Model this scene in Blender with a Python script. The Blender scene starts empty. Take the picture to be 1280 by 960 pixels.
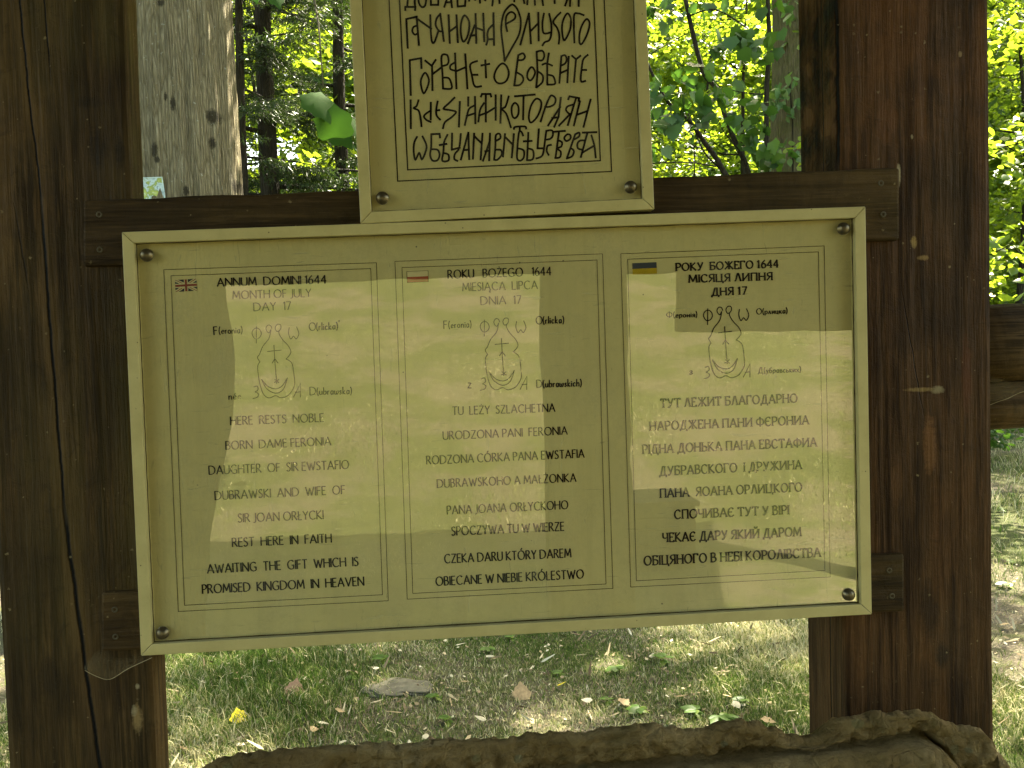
import bpy, bmesh, math, random
import numpy as np
from mathutils import Vector, Matrix

S = bpy.context.scene
COL = S.collection
rng = np.random.default_rng(7)
random.seed(7)

# ------------------------------------------------------------------ camera
F = 1100.0                                   # focal length in photo pixels (photo 1280 x 960)
YAW, PITCH, ROLL, DIST, EYE = 0.0481, 0.0389, 0.0283, 1.1872, 1.5
_fw = Vector((math.sin(YAW)*math.cos(PITCH), math.cos(YAW)*math.cos(PITCH), -math.sin(PITCH)))
_r0 = Vector((math.cos(YAW), -math.sin(YAW), 0)); _d0 = _fw.cross(_r0)
_r = math.cos(ROLL)*_r0 + math.sin(ROLL)*_d0
_d = -math.sin(ROLL)*_r0 + math.cos(ROLL)*_d0
CAM = Vector((0, -DIST, EYE))
cam = bpy.data.cameras.new('camera'); cam.lens = 36*F/1280; cam.sensor_width = 36
cam.clip_start = 0.02; cam.clip_end = 500
co = bpy.data.objects.new('camera', cam); COL.objects.link(co)
M = Matrix.Identity(4)
for i in range(3):
    M[i][0] = _r[i]; M[i][1] = -_d[i]; M[i][2] = -_fw[i]; M[i][3] = CAM[i]
co.matrix_world = M
S.camera = co
def px(u, v, Y):                             # the point seen at photo pixel (u, v) in the upright plane y = Y
    ray = _r*((u-640)/F) + _d*((v-480)/F) + _fw
    return CAM + ray*((Y+DIST)/ray.y)

# ------------------------------------------------------------------ light
SUN_EL, SUN_AZ = math.radians(51), math.radians(34)    # azimuth from +y towards +x
w = bpy.data.worlds.new('World'); S.world = w; w.use_nodes = True
nt = w.node_tree; bg = nt.nodes['Background']
sky = nt.nodes.new('ShaderNodeTexSky'); sky.sky_type = 'NISHITA'; sky.sun_disc = False
sky.sun_elevation = SUN_EL; sky.sun_rotation = SUN_AZ; sky.air_density = 1.0; sky.dust_density = 2.5
wb = nt.nodes.new('ShaderNodeMixRGB'); wb.blend_type = 'MULTIPLY'; wb.inputs[0].default_value = 1; wb.inputs[2].default_value = (1, .90, .66, 1)   # warm white balance
nt.links.new(sky.outputs[0], wb.inputs[1]); nt.links.new(wb.outputs[0], bg.inputs[0]); bg.inputs[1].default_value = 0.15
sl = bpy.data.lights.new('sun', 'SUN'); sl.energy = 5.0; sl.angle = math.radians(0.53); sl.color = (1, .92, .72)
so = bpy.data.objects.new('sun', sl); COL.objects.link(so)
SUNV = Vector((math.sin(SUN_AZ)*math.cos(SUN_EL), math.cos(SUN_AZ)*math.cos(SUN_EL), math.sin(SUN_EL)))
so.rotation_euler = SUNV.to_track_quat('Z', 'Y').to_euler(); so.location = (10, 20, 30)
S.view_settings.view_transform = 'Standard'; S.view_settings.look = 'None'
S.view_settings.gamma = 1; S.view_settings.use_curve_mapping = False
S.view_settings.exposure = 3.05
S.render.engine = 'CYCLES'
S.cycles.use_denoising = True
S.cycles.max_bounces = 7; S.cycles.diffuse_bounces = 4; S.cycles.glossy_bounces = 3
S.cycles.transmission_bounces = 5; S.cycles.transparent_max_bounces = 12
S.cycles.sample_clamp_indirect = 6; S.cycles.caustics_reflective = False; S.cycles.caustics_refractive = False

# ------------------------------------------------------------------ node helpers
def new_mat(name, rough=.7, spec=.3):
    m = bpy.data.materials.new(name); m.use_nodes = True
    b = m.node_tree.nodes['Principled BSDF']
    b.inputs['Roughness'].default_value = rough; b.inputs['Specular IOR Level'].default_value = spec
    return m, m.node_tree, b
def nd(nt, t, **kw):
    n = nt.nodes.new('ShaderNode'+t)
    for k, v in kw.items(): setattr(n, k, v)
    return n
def setin(nt, sock, v):
    if isinstance(v, bpy.types.NodeSocket): nt.links.new(v, sock)
    elif isinstance(v, (tuple, list)) and len(v) == 3 and sock.type == 'RGBA': sock.default_value = (*v, 1)
    else: sock.default_value = v
def coords(nt, scale=(1, 1, 1), rot=(0, 0, 0), kind='Object'):
    tc = nd(nt, 'TexCoord'); mp = nd(nt, 'Mapping')
    mp.inputs['Scale'].default_value = scale; mp.inputs['Rotation'].default_value = rot
    nt.links.new(tc.outputs[kind], mp.inputs[0]); return mp.outputs[0]
def noise(nt, vec, scale, detail=4, rough=.55, dist=0):
    n = nd(nt, 'TexNoise'); n.inputs['Scale'].default_value = scale; n.inputs['Detail'].default_value = detail
    n.inputs['Roughness'].default_value = rough; n.inputs['Distortion'].default_value = dist
    nt.links.new(vec, n.inputs['Vector']); return n.outputs['Fac']
def ramp(nt, fac, stops):
    r = nd(nt, 'ValToRGB'); e = r.color_ramp.elements
    while len(e) < len(stops): e.new(.5)
    for q, (p, c) in zip(e, stops):
        q.position = p; q.color = (*c, 1) if len(c) == 3 else c
    nt.links.new(fac, r.inputs[0]); return r.outputs[0]
def rampf(nt, fac, a, b, lo=0., hi=1.):
    r = nd(nt, 'MapRange'); r.inputs[1].default_value = a; r.inputs[2].default_value = b
    r.inputs[3].default_value = lo; r.inputs[4].default_value = hi
    nt.links.new(fac, r.inputs[0]); return r.outputs[0]
def mix(nt, fac, a, b, mode='MIX'):
    n = nd(nt, 'MixRGB', blend_type=mode); setin(nt, n.inputs[0], fac); setin(nt, n.inputs[1], a); setin(nt, n.inputs[2], b)
    return n.outputs[0]
def math_(nt, op, a, b=0., c=None):
    n = nd(nt, 'Math', operation=op); setin(nt, n.inputs[0], a); setin(nt, n.inputs[1], b)
    if c is not None: setin(nt, n.inputs[2], c)
    return n.outputs[0]
def bump(nt, bsdf, h, strength=.5, dist=.01):
    b = nd(nt, 'Bump'); b.inputs['Strength'].default_value = strength; b.inputs['Distance'].default_value = dist
    nt.links.new(h, b.inputs['Height']); nt.links.new(b.outputs[0], bsdf.inputs['Normal']); return b

def off_(nt, v, seed):
    o = nd(nt, 'Mapping'); o.inputs['Location'].default_value = (seed*5.3, seed*2.1, seed*1.9); o.inputs['Scale'].default_value = (1.6, 1.6, .7); nt.links.new(v, o.inputs[0]); return o.outputs[0]
def wood(name, axis, dark, mid, warm, cracks=(), spots=(), moss=.0, seed=0, scale=1., rough=.62, side_crack=None):
    """Old stained timber with grain along 'x', 'y' or 'z'. cracks: (x0, z0, x1, z1, width); spots: (x, z, rx, rz, colour)."""
    m, nt, b = new_mat(name, rough, .14)
    sc = {'z': (1, 1, .045), 'x': (.045, 1, 1), 'y': (1, .045, 1)}[axis]
    v = coords(nt, tuple(s*scale for s in sc))
    vo = coords(nt)
    off = nd(nt, 'Mapping'); off.inputs['Location'].default_value = (seed*3.1, seed*1.7, seed*.37); nt.links.new(v, off.inputs[0]); v = off.outputs[0]
    g1 = noise(nt, v, 16, 5, .6, .6); g2 = noise(nt, v, 75, 5, .7, .3); g3 = noise(nt, v, 210, 3, .65)
    iso = noise(nt, vo, 210, 4, .75); rgh = noise(nt, vo, 34, 6, .75, .8)
    blot = noise(nt, vo, 5.5+seed*.3, 5, .62)
    c = ramp(nt, g1, [(.22, dark), (.5, mid), (.8, warm)])
    c = mix(nt, rampf(nt, g2, .45, .60, 0, .75), c, tuple(d*.38 for d in dark))
    c = mix(nt, rampf(nt, g3, .53, .64, 0, .5), c, tuple(min(1, x*1.7+.004) for x in mid))
    bl2 = noise(nt, off_(nt, vo, seed), 2.6, 6, .68, .6); c = mix(nt, rampf(nt, bl2, .52, .68, 0, .4), c, tuple(x*1.5 for x in warm)); c = mix(nt, rampf(nt, bl2, .46, .32, 0, .55), c, tuple(x*.6 for x in dark))
    c = mix(nt, rampf(nt, blot, .42, .7, 0, .6), c, tuple(x*.5 for x in dark))
    if moss:
        ms = noise(nt, v, 7, 4, .6, .4); ms2 = noise(nt, vo, 3.1, 4)
        f = math_(nt, 'MULTIPLY', rampf(nt, ms, .45, .75, 0, moss), rampf(nt, ms2, .4, .62))
        c = mix(nt, f, c, (.115, .092, .026))
    h = math_(nt, 'ADD', math_(nt, 'MULTIPLY', g1, .6), math_(nt, 'MULTIPLY', g2, .55))
    h = math_(nt, 'ADD', h, math_(nt, 'ADD', math_(nt, 'MULTIPLY', g3, .25), math_(nt, 'MULTIPLY', rgh, .35)))
    c = mix(nt, rampf(nt, rgh, .55, .75, 0, .55), c, tuple(x*.5 for x in dark))
    sep = nd(nt, 'SeparateXYZ'); nt.links.new(vo, sep.inputs[0])
    wob = noise(nt, vo, 14, 3); wob2 = noise(nt, vo, 70, 2)
    for (x0, z0, x1, z1, wd) in cracks:
        k = (x1-x0)/(z1-z0)
        ln = math_(nt, 'MULTIPLY_ADD', sep.outputs[2], k, x0-k*z0)
        ln = math_(nt, 'ADD', ln, math_(nt, 'MULTIPLY_ADD', wob, .006, -.003))
        ln = math_(nt, 'ADD', ln, math_(nt, 'MULTIPLY_ADD', rgh, .003, -.0015))
        d = math_(nt, 'ABSOLUTE', math_(nt, 'SUBTRACT', sep.outputs[0], ln))
        inz = math_(nt, 'MULTIPLY', rampf(nt, sep.outputs[2], min(z0, z1)-.02, min(z0, z1)+.12), rampf(nt, sep.outputs[2], max(z0, z1)+.02, max(z0, z1)-.12))
        f = math_(nt, 'MULTIPLY', rampf(nt, d, wd*.4, wd*1.1, 1, 0), rampf(nt, inz, 0, .3))
        edge = math_(nt, 'MULTIPLY', rampf(nt, d, wd*1.0, wd*6, .32, 0), inz)
        c = mix(nt, edge, c, tuple(min(1, x*2.3+.01) for x in mid))
        c = mix(nt, f, c, (.003, .0025, .002))
        h = math_(nt, 'SUBTRACT', h, math_(nt, 'MULTIPLY', f, 1.5))
    if side_crack:
        d = math_(nt, 'ABSOLUTE', math_(nt, 'SUBTRACT', math_(nt, 'ADD', sep.outputs[1], math_(nt, 'MULTIPLY_ADD', wob, .008, -.004)), side_crack))
        f = rampf(nt, d, .0012, .0024, 1, 0); c = mix(nt, rampf(nt, d, .002, .012, .35, 0), c, tuple(x*1.8 for x in mid)); c = mix(nt, f, c, (.003, .0025, .002)); h = math_(nt, 'SUBTRACT', h, f)
    for (x, z, rx, rz, colr, st) in spots:
        dx = math_(nt, 'DIVIDE', math_(nt, 'SUBTRACT', sep.outputs[0], x), rx); dz = math_(nt, 'DIVIDE', math_(nt, 'SUBTRACT', sep.outputs[2], z), rz)
        d = math_(nt, 'ADD', math_(nt, 'MULTIPLY', dx, dx), math_(nt, 'MULTIPLY', dz, dz))
        d = math_(nt, 'ADD', d, math_(nt, 'ADD', math_(nt, 'MULTIPLY_ADD', g2, 1.2, -.6), math_(nt, 'ADD', math_(nt, 'MULTIPLY_ADD', rgh, 1.8, -.9), math_(nt, 'MULTIPLY_ADD', iso, 1.6, -.8))))
        c = mix(nt, rampf(nt, d, .2, 1.15, st, 0), c, colr)
    # dust, droppings and web fluff caught on the surface
    for vs, thr, st in ((60, .88, .55), (110, .90, .5)):
        vor = nd(nt, 'TexVoronoi'); vor.inputs['Scale'].default_value = vs; nt.links.new(vo, vor.inputs['Vector'])
        sc_ = nd(nt, 'SeparateColor'); nt.links.new(vor.outputs['Color'], sc_.inputs[0])
        dd = math_(nt, 'ADD', vor.outputs['Distance'], math_(nt, 'MULTIPLY_ADD', noise(nt, vo, 300, 3, .7), .5, -.25))
        sp_ = math_(nt, 'MULTIPLY', rampf(nt, dd, .06, .14, 1, 0), rampf(nt, sc_.outputs[0], thr, thr+.06))
        c = mix(nt, math_(nt, 'MULTIPLY', sp_, st), c, (.30, .24, .12))
    fl = noise(nt, coords(nt, (60, 60, 60), (.3, .8, .2)), 1, 5, .75, 2.5)
    c = mix(nt, math_(nt, 'MULTIPLY', rampf(nt, fl, .62, .76), rampf(nt, blot, .54, .42, 0, .4)), c, (.20, .155, .075))
    setin(nt, b.inputs['Base Color'], c)
    setin(nt, b.inputs['Roughness'], rampf(nt, g2, .3, .7, rough-.12, rough+.2))
    bump(nt, b, h, .8, .008)
    return m

def plain(name, colr, rough=.6, spec=.3, metal=0., var=.25, nscale=30, bmp=0.):
    m, nt, b = new_mat(name, rough, spec); b.inputs['Metallic'].default_value = metal
    v = coords(nt); n = noise(nt, v, nscale, 5, .6)
    c = mix(nt, rampf(nt, n, .3, .75, 0, 1), tuple(x*(1-var) for x in colr), tuple(min(1, x*(1+var*.6)) for x in colr))
    setin(nt, b.inputs['Base Color'], c)
    if bmp: bump(nt, b, n, bmp, .004)
    return m

# ------------------------------------------------------------------ geometry helpers
class MB:
    def __init__(s): s.v = []; s.f = []
    def quad(s, *p):
        n = len(s.v); s.v += [tuple(q) for q in p]; s.f.append(tuple(range(n, n+len(p))))
    def box(s, a, b):
        x0, y0, z0 = a; x1, y1, z1 = b; n = len(s.v)
        s.v += [(x, y, z) for x in (x0, x1) for y in (y0, y1) for z in (z0, z1)]
        for f in ((0, 1, 3, 2), (4, 6, 7, 5), (0, 4, 5, 1), (2, 3, 7, 6), (0, 2, 6, 4), (1, 5, 7, 3)): s.f.append(tuple(n+i for i in f))
    def tube(s, pts, rad, n=8, cap=True, wob=0.):
        pts = [Vector(p) for p in pts]; base = len(s.v); K = len(pts)
        up = Vector((.31, .87, .12)).normalized()
        for i, p in enumerate(pts):
            t = (pts[min(i+1, K-1)]-pts[max(i-1, 0)]).normalized()
            a = t.cross(up)
            if a.length < .15: a = t.cross(Vector((1, 0, 0)))
            a.normalize(); b = t.cross(a)
            for k in range(n):
                an = 2*math.pi*k/n; r = rad[i]*(1+wob*random.uniform(-1, 1))
                s.v.append(tuple(p + a*math.cos(an)*r + b*math.sin(an)*r))
        for i in range(K-1):
            for k in range(n):
                q = base+i*n; s.f.append((q+k, q+(k+1) % n, q+n+(k+1) % n, q+n+k))
        if cap:
            s.f.append(tuple(base+k for k in range(n))[::-1]); s.f.append(tuple(base+(K-1)*n+k for k in range(n)))
    def build(s, name, mat, parent=None, smooth=False, bevel=0., rel=True):
        me = bpy.data.meshes.new(name); me.from_pydata(s.v, [], s.f)
        bm = bmesh.new(); bm.from_mesh(me)
        bmesh.ops.recalc_face_normals(bm, faces=bm.faces)
        bm.to_mesh(me); bm.free()
        me.materials.append(mat)
        o = bpy.data.objects.new(name, me); COL.objects.link(o)
        if smooth: me.polygons.foreach_set('use_smooth', [True]*len(me.polygons))
        if bevel:
            md = o.modifiers.new('bevel', 'BEVEL'); md.width = bevel; md.segments = 2; md.limit_method = 'ANGLE'
        if parent is not None: attach(o, parent)
        return o
def attach(o, parent):
    o.parent = parent
    off = Vector((0, 0, 0)); q = parent
    while q is not None: off += q.location; q = q.parent
    o.location = -off if parent.type == 'EMPTY' else (0, 0, 0)
    if parent.type != 'EMPTY': o.location = (0, 0, 0)
def empty(name, loc, label, cat, group=None):
    o = bpy.data.objects.new(name, None); COL.objects.link(o); o.location = loc; o.empty_display_size = .1
    return tag(o, label, cat, group)
def tag(o, label=None, cat=None, group=None, kind=None):
    if label: o['label'] = label
    if cat: o['category'] = cat
    if group: o['group'] = group
    if kind: o['kind'] = kind
    return o
def np_mesh(name, verts, faces, mat, parent=None, attrs=None, smooth=False):
    """verts (n,3); faces list of (m,k) index arrays"""
    me = bpy.data.meshes.new(name)
    me.vertices.add(len(verts)); me.vertices.foreach_set('co', np.ascontiguousarray(verts, dtype=np.float32).ravel())
    loops = np.concatenate([f.ravel() for f in faces]); tot = np.concatenate([np.full(len(f), f.shape[1]) for f in faces])
    me.loops.add(len(loops)); me.loops.foreach_set('vertex_index', loops.astype(np.int32))
    me.polygons.add(len(tot)); st = np.concatenate([[0], np.cumsum(tot)[:-1]])
    me.polygons.foreach_set('loop_start', st.astype(np.int32)); me.polygons.foreach_set('loop_total', tot.astype(np.int32))
    if smooth: me.polygons.foreach_set('use_smooth', np.ones(len(tot), dtype=bool))
    for k, a in (attrs or {}).items():
        at = me.attributes.new(k, 'FLOAT', 'POINT'); at.data.foreach_set('value', np.ascontiguousarray(a, dtype=np.float32))
    me.update(calc_edges=True); me.materials.append(mat)
    o = bpy.data.objects.new(name, me); COL.objects.link(o)
    if parent is not None: attach(o, parent)
    return o

def gz(x, y):                                # height of the ground
    x = np.asarray(x, float); y = np.asarray(y, float)
    r = np.clip(-y-5.2, 0, 16)
    h = .31*r*r/(r+1.6)
    h = h + .05*np.sin(x*.7+1)*np.sin(y*.55+.4)*np.clip((y-3)/3, 0, 1)
    h = h + .02*np.sin(x*2.3+y*1.1)*np.clip((y-1.5)/3, 0, 1)
    return h

# ------------------------------------------------------------------ materials
WD, WM, WW = (.045, .028, .011), (.100, .062, .024), (.16, .095, .036)
def leaf_mat(name, hue, trans, tmix=.5, rough=.45):
    m = bpy.data.materials.new(name); m.use_nodes = True; nt = m.node_tree; nt.nodes.clear()
    out = nd(nt, 'OutputMaterial'); at = nd(nt, 'Attribute', attribute_name='rnd')
    d = nd(nt, 'BsdfPrincipled'); d.inputs['Roughness'].default_value = rough; d.inputs['Specular IOR Level'].default_value = .35 if rough < .6 else .08
    t = nd(nt, 'BsdfTranslucent'); mx = nd(nt, 'MixShader'); mx.inputs[0].default_value = tmix
    c = ramp(nt, at.outputs['Fac'], [(0, tuple(x*.6 for x in hue)), (.5, hue), (1, (min(1, hue[0]*1.9), hue[1]*1.35, hue[2]*1.1))])
    tc = ramp(nt, at.outputs['Fac'], [(0, tuple(x*.7 for x in trans)), (.6, trans), (1, (min(1, trans[0]*1.35), min(1, trans[1]*1.2), trans[2]))])
    nt.links.new(c, d.inputs['Base Color']); nt.links.new(tc, t.inputs['Color'])
    nt.links.new(d.outputs[0], mx.inputs[1]); nt.links.new(t.outputs[0], mx.inputs[2]); nt.links.new(mx.outputs[0], out.inputs[0])
    return m
M_LEAF = leaf_mat('maple leaf', (.055, .115, .016), (.30, .42, .022), .55)
M_LEAF_DEEP = leaf_mat('deep green leaf', (.030, .075, .018), (.07, .16, .016), .4)
M_LEAF_PALE = leaf_mat('pale green leaf', (.075, .15, .055), (.12, .22, .05), .4)
M_LEAF_MID = leaf_mat('mid green leaf', (.026, .066, .010), (.05, .12, .01), .4, .75)
M_NEEDLE = leaf_mat('spruce needles', (.020, .042, .012), (.05, .09, .012), .25)
M_GRASSL = leaf_mat('weed leaf', (.085, .165, .025), (.17, .28, .03), .4)

def bark(name, c0, c1, c2, vs=(9, 9, 1.1), sc=7., bs=.9, moss=None, knots=()):
    m, nt, b = new_mat(name, .85, .15)
    v = coords(nt, vs); vo = coords(nt)
    n1 = noise(nt, v, sc, 6, .62, .8); n2 = noise(nt, vo, 4, 4); n3 = noise(nt, vo, 90, 3, .7)
    wv = nd(nt, 'TexVoronoi', feature='DISTANCE_TO_EDGE'); wv.inputs['Scale'].default_value = sc*.55; nt.links.new(v, wv.inputs['Vector'])
    c = ramp(nt, n1, [(.3, c0), (.52, c1), (.75, c2)])
    c = mix(nt, rampf(nt, n2, .4, .7, 0, .3), c, tuple(x*.68 for x in c1))
    c = mix(nt, rampf(nt, n3, .55, .8, 0, .35), c, c2)
    if knots:
        c = mix(nt, rampf(nt, wv.outputs['Distance'], .02, .13, .5, 0), c, tuple(x*.5 for x in c0))
        sep = nd(nt, 'SeparateXYZ'); nt.links.new(vo, sep.inputs[0]); k = (5+DIST)/F
        for (u, vv, ru, rv) in knots:
            p = px(u, vv, 4.6); kk = (4.6+DIST)/F
            dx = math_(nt, 'DIVIDE', math_(nt, 'SUBTRACT', sep.outputs[0], p.x), ru*kk); dz = math_(nt, 'DIVIDE', math_(nt, 'SUBTRACT', sep.outputs[2], p.z), rv*kk)
            d = math_(nt, 'ADD', math_(nt, 'ADD', math_(nt, 'MULTIPLY', dx, dx), math_(nt, 'MULTIPLY', dz, dz)), math_(nt, 'MULTIPLY_ADD', n3, 2.6, -1.3))
            c = mix(nt, rampf(nt, d, .5, 1.5, .9, 0), c, tuple(x*.22 for x in c0))
        li = noise(nt, vo, 38, 3, .6)
        c = mix(nt, rampf(nt, li, .66, .72, 0, .6), c, (.42, .42, .33))
    if moss and True:
        mn = noise(nt, vo, 9, 6, .7); c = mix(nt, rampf(nt, mn, .42, .62, 0, .65), c, moss)
    setin(nt, b.inputs['Base Color'], c)
    h = math_(nt, 'ADD', n1, math_(nt, 'MULTIPLY', rampf(nt, wv.outputs['Distance'], 0, .3), .6))
    bump(nt, b, h, bs, .05)
    return m
M_BARK = bark('grey fissured bark', (.135, .108, .056), (.245, .205, .118), (.34, .29, .18), (11, 11, .9), 8, 1., None, [(257, 138, 7, 9), (257, 172, 4, 7), (215, 128, 3, 9), (193, 188, 4, 9), (281, 222, 5, 9), (206, 120, 2, 5), (231, 238, 3, 6), (197, 200, 3, 4), (200, 2, 5, 4)])
M_BARK_DARK = bark('dark bark', (.012, .010, .007), (.028, .023, .015), (.06, .05, .03))
M_BARK_MOSS = bark('mossy bark', (.06, .048, .028), (.13, .108, .062), (.20, .17, .10), (9, 9, 1), 8, .9, (.085, .095, .03))

# ------------------------------------------------------------------ ground
def build_ground():
    xs = np.concatenate([np.linspace(-60, -10, 14), np.linspace(-9.5, 9.5, 120), np.linspace(10, 60, 14)])
    ys = np.concatenate([np.linspace(-50, -17, 12), np.linspace(-16, 14, 180), np.linspace(15, 90, 20)])
    X, Y = np.meshgrid(xs, ys); Z = gz(X, Y)
    inn = (np.abs(X) < 9.4) & (Y > -15.8) & (Y < 13.8)
    Z = Z + inn*rng.normal(0, .002, X.shape)
    V = np.stack([X, Y, Z], -1).reshape(-1, 3); nx = len(xs)
    i = np.arange(len(V)).reshape(X.shape)
    Q = np.stack([i[:-1, :-1], i[:-1, 1:], i[1:, 1:], i[1:, :-1]], -1).reshape(-1, 4)
    m, nt, b = new_mat('soil and thin turf', .95, .1)
    v = coords(nt); n1 = noise(nt, v, .9, 5, .6); n2 = noise(nt, v, 9, 6, .7); n3 = noise(nt, v, 70, 4, .75); n4 = noise(nt, coords(nt, (160, 40, 100), (0, 0, .5)), 1, 3, .7)
    soil = ramp(nt, n3, [(.3, (.05, .040, .027)), (.55, (.125, .105, .072)), (.75, (.34, .30, .22))])
    turf = ramp(nt, n2, [(.3, (.028, .038, .012)), (.6, (.065, .075, .024)), (.8, (.15, .14, .055))])
    turf = mix(nt, rampf(nt, n4, .52, .75, 0, .6), turf, (.26, .24, .12))
    c = mix(nt, rampf(nt, math_(nt, 'ADD', n1, math_(nt, 'MULTIPLY_ADD', n2, .5, -.25)), .4, .56), soil, turf)
    setin(nt, b.inputs['Base Color'], c); bump(nt, b, math_(nt, 'ADD', n3, n2), .8, .03)
    return tag(np_mesh('ground', V, [Q], m, smooth=True), kind='structure')
build_ground()


# ------------------------------------------------------------------ the timber shelter
sh = empty('timber_shelter', (0, .1, 0), 'open dark brown timber shelter of thick posts and rails carrying the framed boards', 'shelter')
PF = .03                                     # front plane of the posts
lx0 = (px(8, 955, PF).x + px(-2, 700, PF).x)/2; lx1 = px(176, 480, PF).x
rx0 = px(1056, 800, PF).x; rx1 = (px(1237, 10, PF).x + px(1243, 920, PF).x)/2
def pt(u, v): p = px(u, v, PF); return p.x, p.z
def crk(u0, v0, u1, v1, wd): a = pt(u0, v0); b = pt(u1, v1); return (a[0], a[1], b[0], b[1], wd)
def sp(u, v, ru, rv, c, st=.8): a = pt(u, v); k = (DIST+PF)/F; return (a[0], a[1], ru*k, rv*k, c, st)
OR = (.12, .055, .02); BK = (.008, .006, .004); PL = (.34, .29, .17)
M_POST_L = wood('weathered post timber with a long crack', 'z', (.034, .0210, .0072), (.077, .044, .0138), (.120, .068, .020),
    [crk(20, -40, 52, 260, .0016), crk(52, 260, 80, 640, .0022), crk(80, 640, 131, 1000, .0030), crk(50, -60, 62, 90, .0012), crk(20, 270, 34, 350, .0012)],
    [sp(55, 45, 5, 22, (.15, .13, .05), .0), sp(172, 900, 7, 22, (.30, .2, .08), .8), sp(168, 888, 4, 8, PL, .6), sp(122, 185, 13, 26, BK, .6), sp(150, 190, 7, 20, BK, .6), sp(110, 128, 20, 8, BK, .4), sp(118, 322, 18, 5, BK, .85), sp(172, 858, 3, 4, PL, .8), sp(62, 848, 14, 30, BK, .5)], .85, 1)
M_POST_R = wood('reddish brown post timber with knots', 'z', (.032, .0160, .0058), (.074, .036, .0115), (.132, .056, .0155),
    [crk(1130, 380, 1152, 505, .0009), crk(1046, -20, 1050, 215, .0018)],
    [sp(1162, 555, 9, 40, (.16, .075, .026), .85), sp(1178, 820, 10, 18, BK, .85), sp(1185, 800, 30, 55, (.055, .034, .016), .4), sp(1120, 600, 8, 34, (.10, .048, .018), .5),
     sp(1108, 150, 14, 30, (.13, .055, .018), .55), sp(1160, 765, 14, 40, BK, .6), sp(1124, 218, 3, 15, (.45, .38, .24), .9), sp(1143, 303, 5, 8, (.38, .26, .09), .7), sp(1154, 322, 8, 4, (.36, .24, .09), .6), sp(1208, 470, 7, 55, (.10, .036, .014), .6), sp(1140, 171, 2, 4, PL, .7), sp(1200, 68, 2.5, 4, (.35, .25, .12), .6),
     sp(1150, 487, 22, 3, (.34, .24, .09), .55), sp(1172, 487, 10, 5, PL, .6)], .15, 2, side_crack=.082)
M_RAIL = wood('weathered rail timber', 'x', (.032, .0190, .0072), (.062, .038, .0135), (.096, .058, .020), [], [], .5, 3)
M_BEAM = wood('rough side beam timber', 'x', WD, WM, WW, [], [], .3, 4)
M_ROOFB = plain('dark roof boards', (.035, .023, .012), .8, .2, 0, .4, 12, .4)

def irregular_box(name, a, b, mat, axis, parent, amp=.0022, bev=.008, seg=14):
    bm = bmesh.new(); bmesh.ops.create_cube(bm, size=1)
    for v in bm.verts: v.co = Vector([a[i] if v.co[i] < 0 else b[i] for i in range(3)])
    bmesh.ops.bevel(bm, geom=bm.edges[:], offset=bev, segments=2, affect='EDGES', profile=.6)
    L = b[axis]-a[axis]
    for k in range(1, seg):
        no = Vector((0, 0, 0)); no[axis] = 1; p = Vector(a); p[axis] = a[axis]+L*k/seg
        bmesh.ops.bisect_plane(bm, geom=bm.verts[:]+bm.edges[:]+bm.faces[:], plane_co=p, plane_no=no)
    ph = random.uniform(0, 9)
    for v in bm.verts:
        t = v.co[axis]
        for j in range(3):
            if j != axis:
                sg = 1 if v.co[j] > (a[j]+b[j])/2 else -1
                v.co[j] += amp*(math.sin(t*7.3+ph+j*2+sg)+.6*math.sin(t*19+ph*2+sg*j))*.6
    me = bpy.data.meshes.new(name); bm.to_mesh(me); bm.free(); me.materials.append(mat)
    o = bpy.data.objects.new(name, me); COL.objects.link(o)
    if parent: attach(o, parent)
    return o
DP = .145
post_l = irregular_box('post', (lx0, PF, -.1), (lx1, PF+.052, 2.62), M_POST_L, 2, sh, .0015)
post_r = irregular_box('post', (rx0, PF, -.1), (rx1, PF+DP, 2.62), M_POST_R, 2, sh, .0015)
# rails, lapped on to the posts and standing 10 mm proud of them
RF = .021
def rail(u0, u1, vt0, vt1, vb0, vb1, name='rail', ends=()):
    mb = MB(); A = px(u0, vt0, RF); B = px(u1, vt1, RF); Cc = px(u1, vb1, RF); Dd = px(u0, vb0, RF)
    n = 24; dep = .075
    for j, (y) in enumerate((RF, RF+dep)):
        for k in range(n+1):
            t = k/n
            for P, Q in ((A, B), (Dd, Cc)):
                p = P.lerp(Q, t); mb.v.append((p.x, y, p.z+.0012*math.sin(k*1.9+y*60)+.0008*math.sin(k*.7)))
    def ix(j, k, e): return j*(n+1)*2+k*2+e
    for k in range(n):
        mb.f += [(ix(0, k, 0), ix(0, k, 1), ix(0, k+1, 1), ix(0, k+1, 0)), (ix(1, k, 0), ix(1, k+1, 0), ix(1, k+1, 1), ix(1, k, 1)),
                 (ix(0, k, 0), ix(0, k+1, 0), ix(1, k+1, 0), ix(1, k, 0)), (ix(0, k, 1), ix(1, k, 1), ix(1, k+1, 1), ix(0, k+1, 1))]
    for k in (0, n): mb.f.append((ix(0, k, 0), ix(1, k, 0), ix(1, k, 1), ix(0, k, 1)))
    o = mb.build(name, M_RAIL, sh, bevel=.004)
    return o
rail_top = rail(103, 1125, 251, 209, 334, 300)
rail_low = rail(126, 1131, 742, 692, 816, 765)
irregular_box('rail', (lx0, .035, 2.12), (rx1, .11, 2.24), M_RAIL, 0, sh)
M_SCREW = plain('dull screw steel', (.10, .085, .05), .5, .5, .6, .3, 200)
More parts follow.
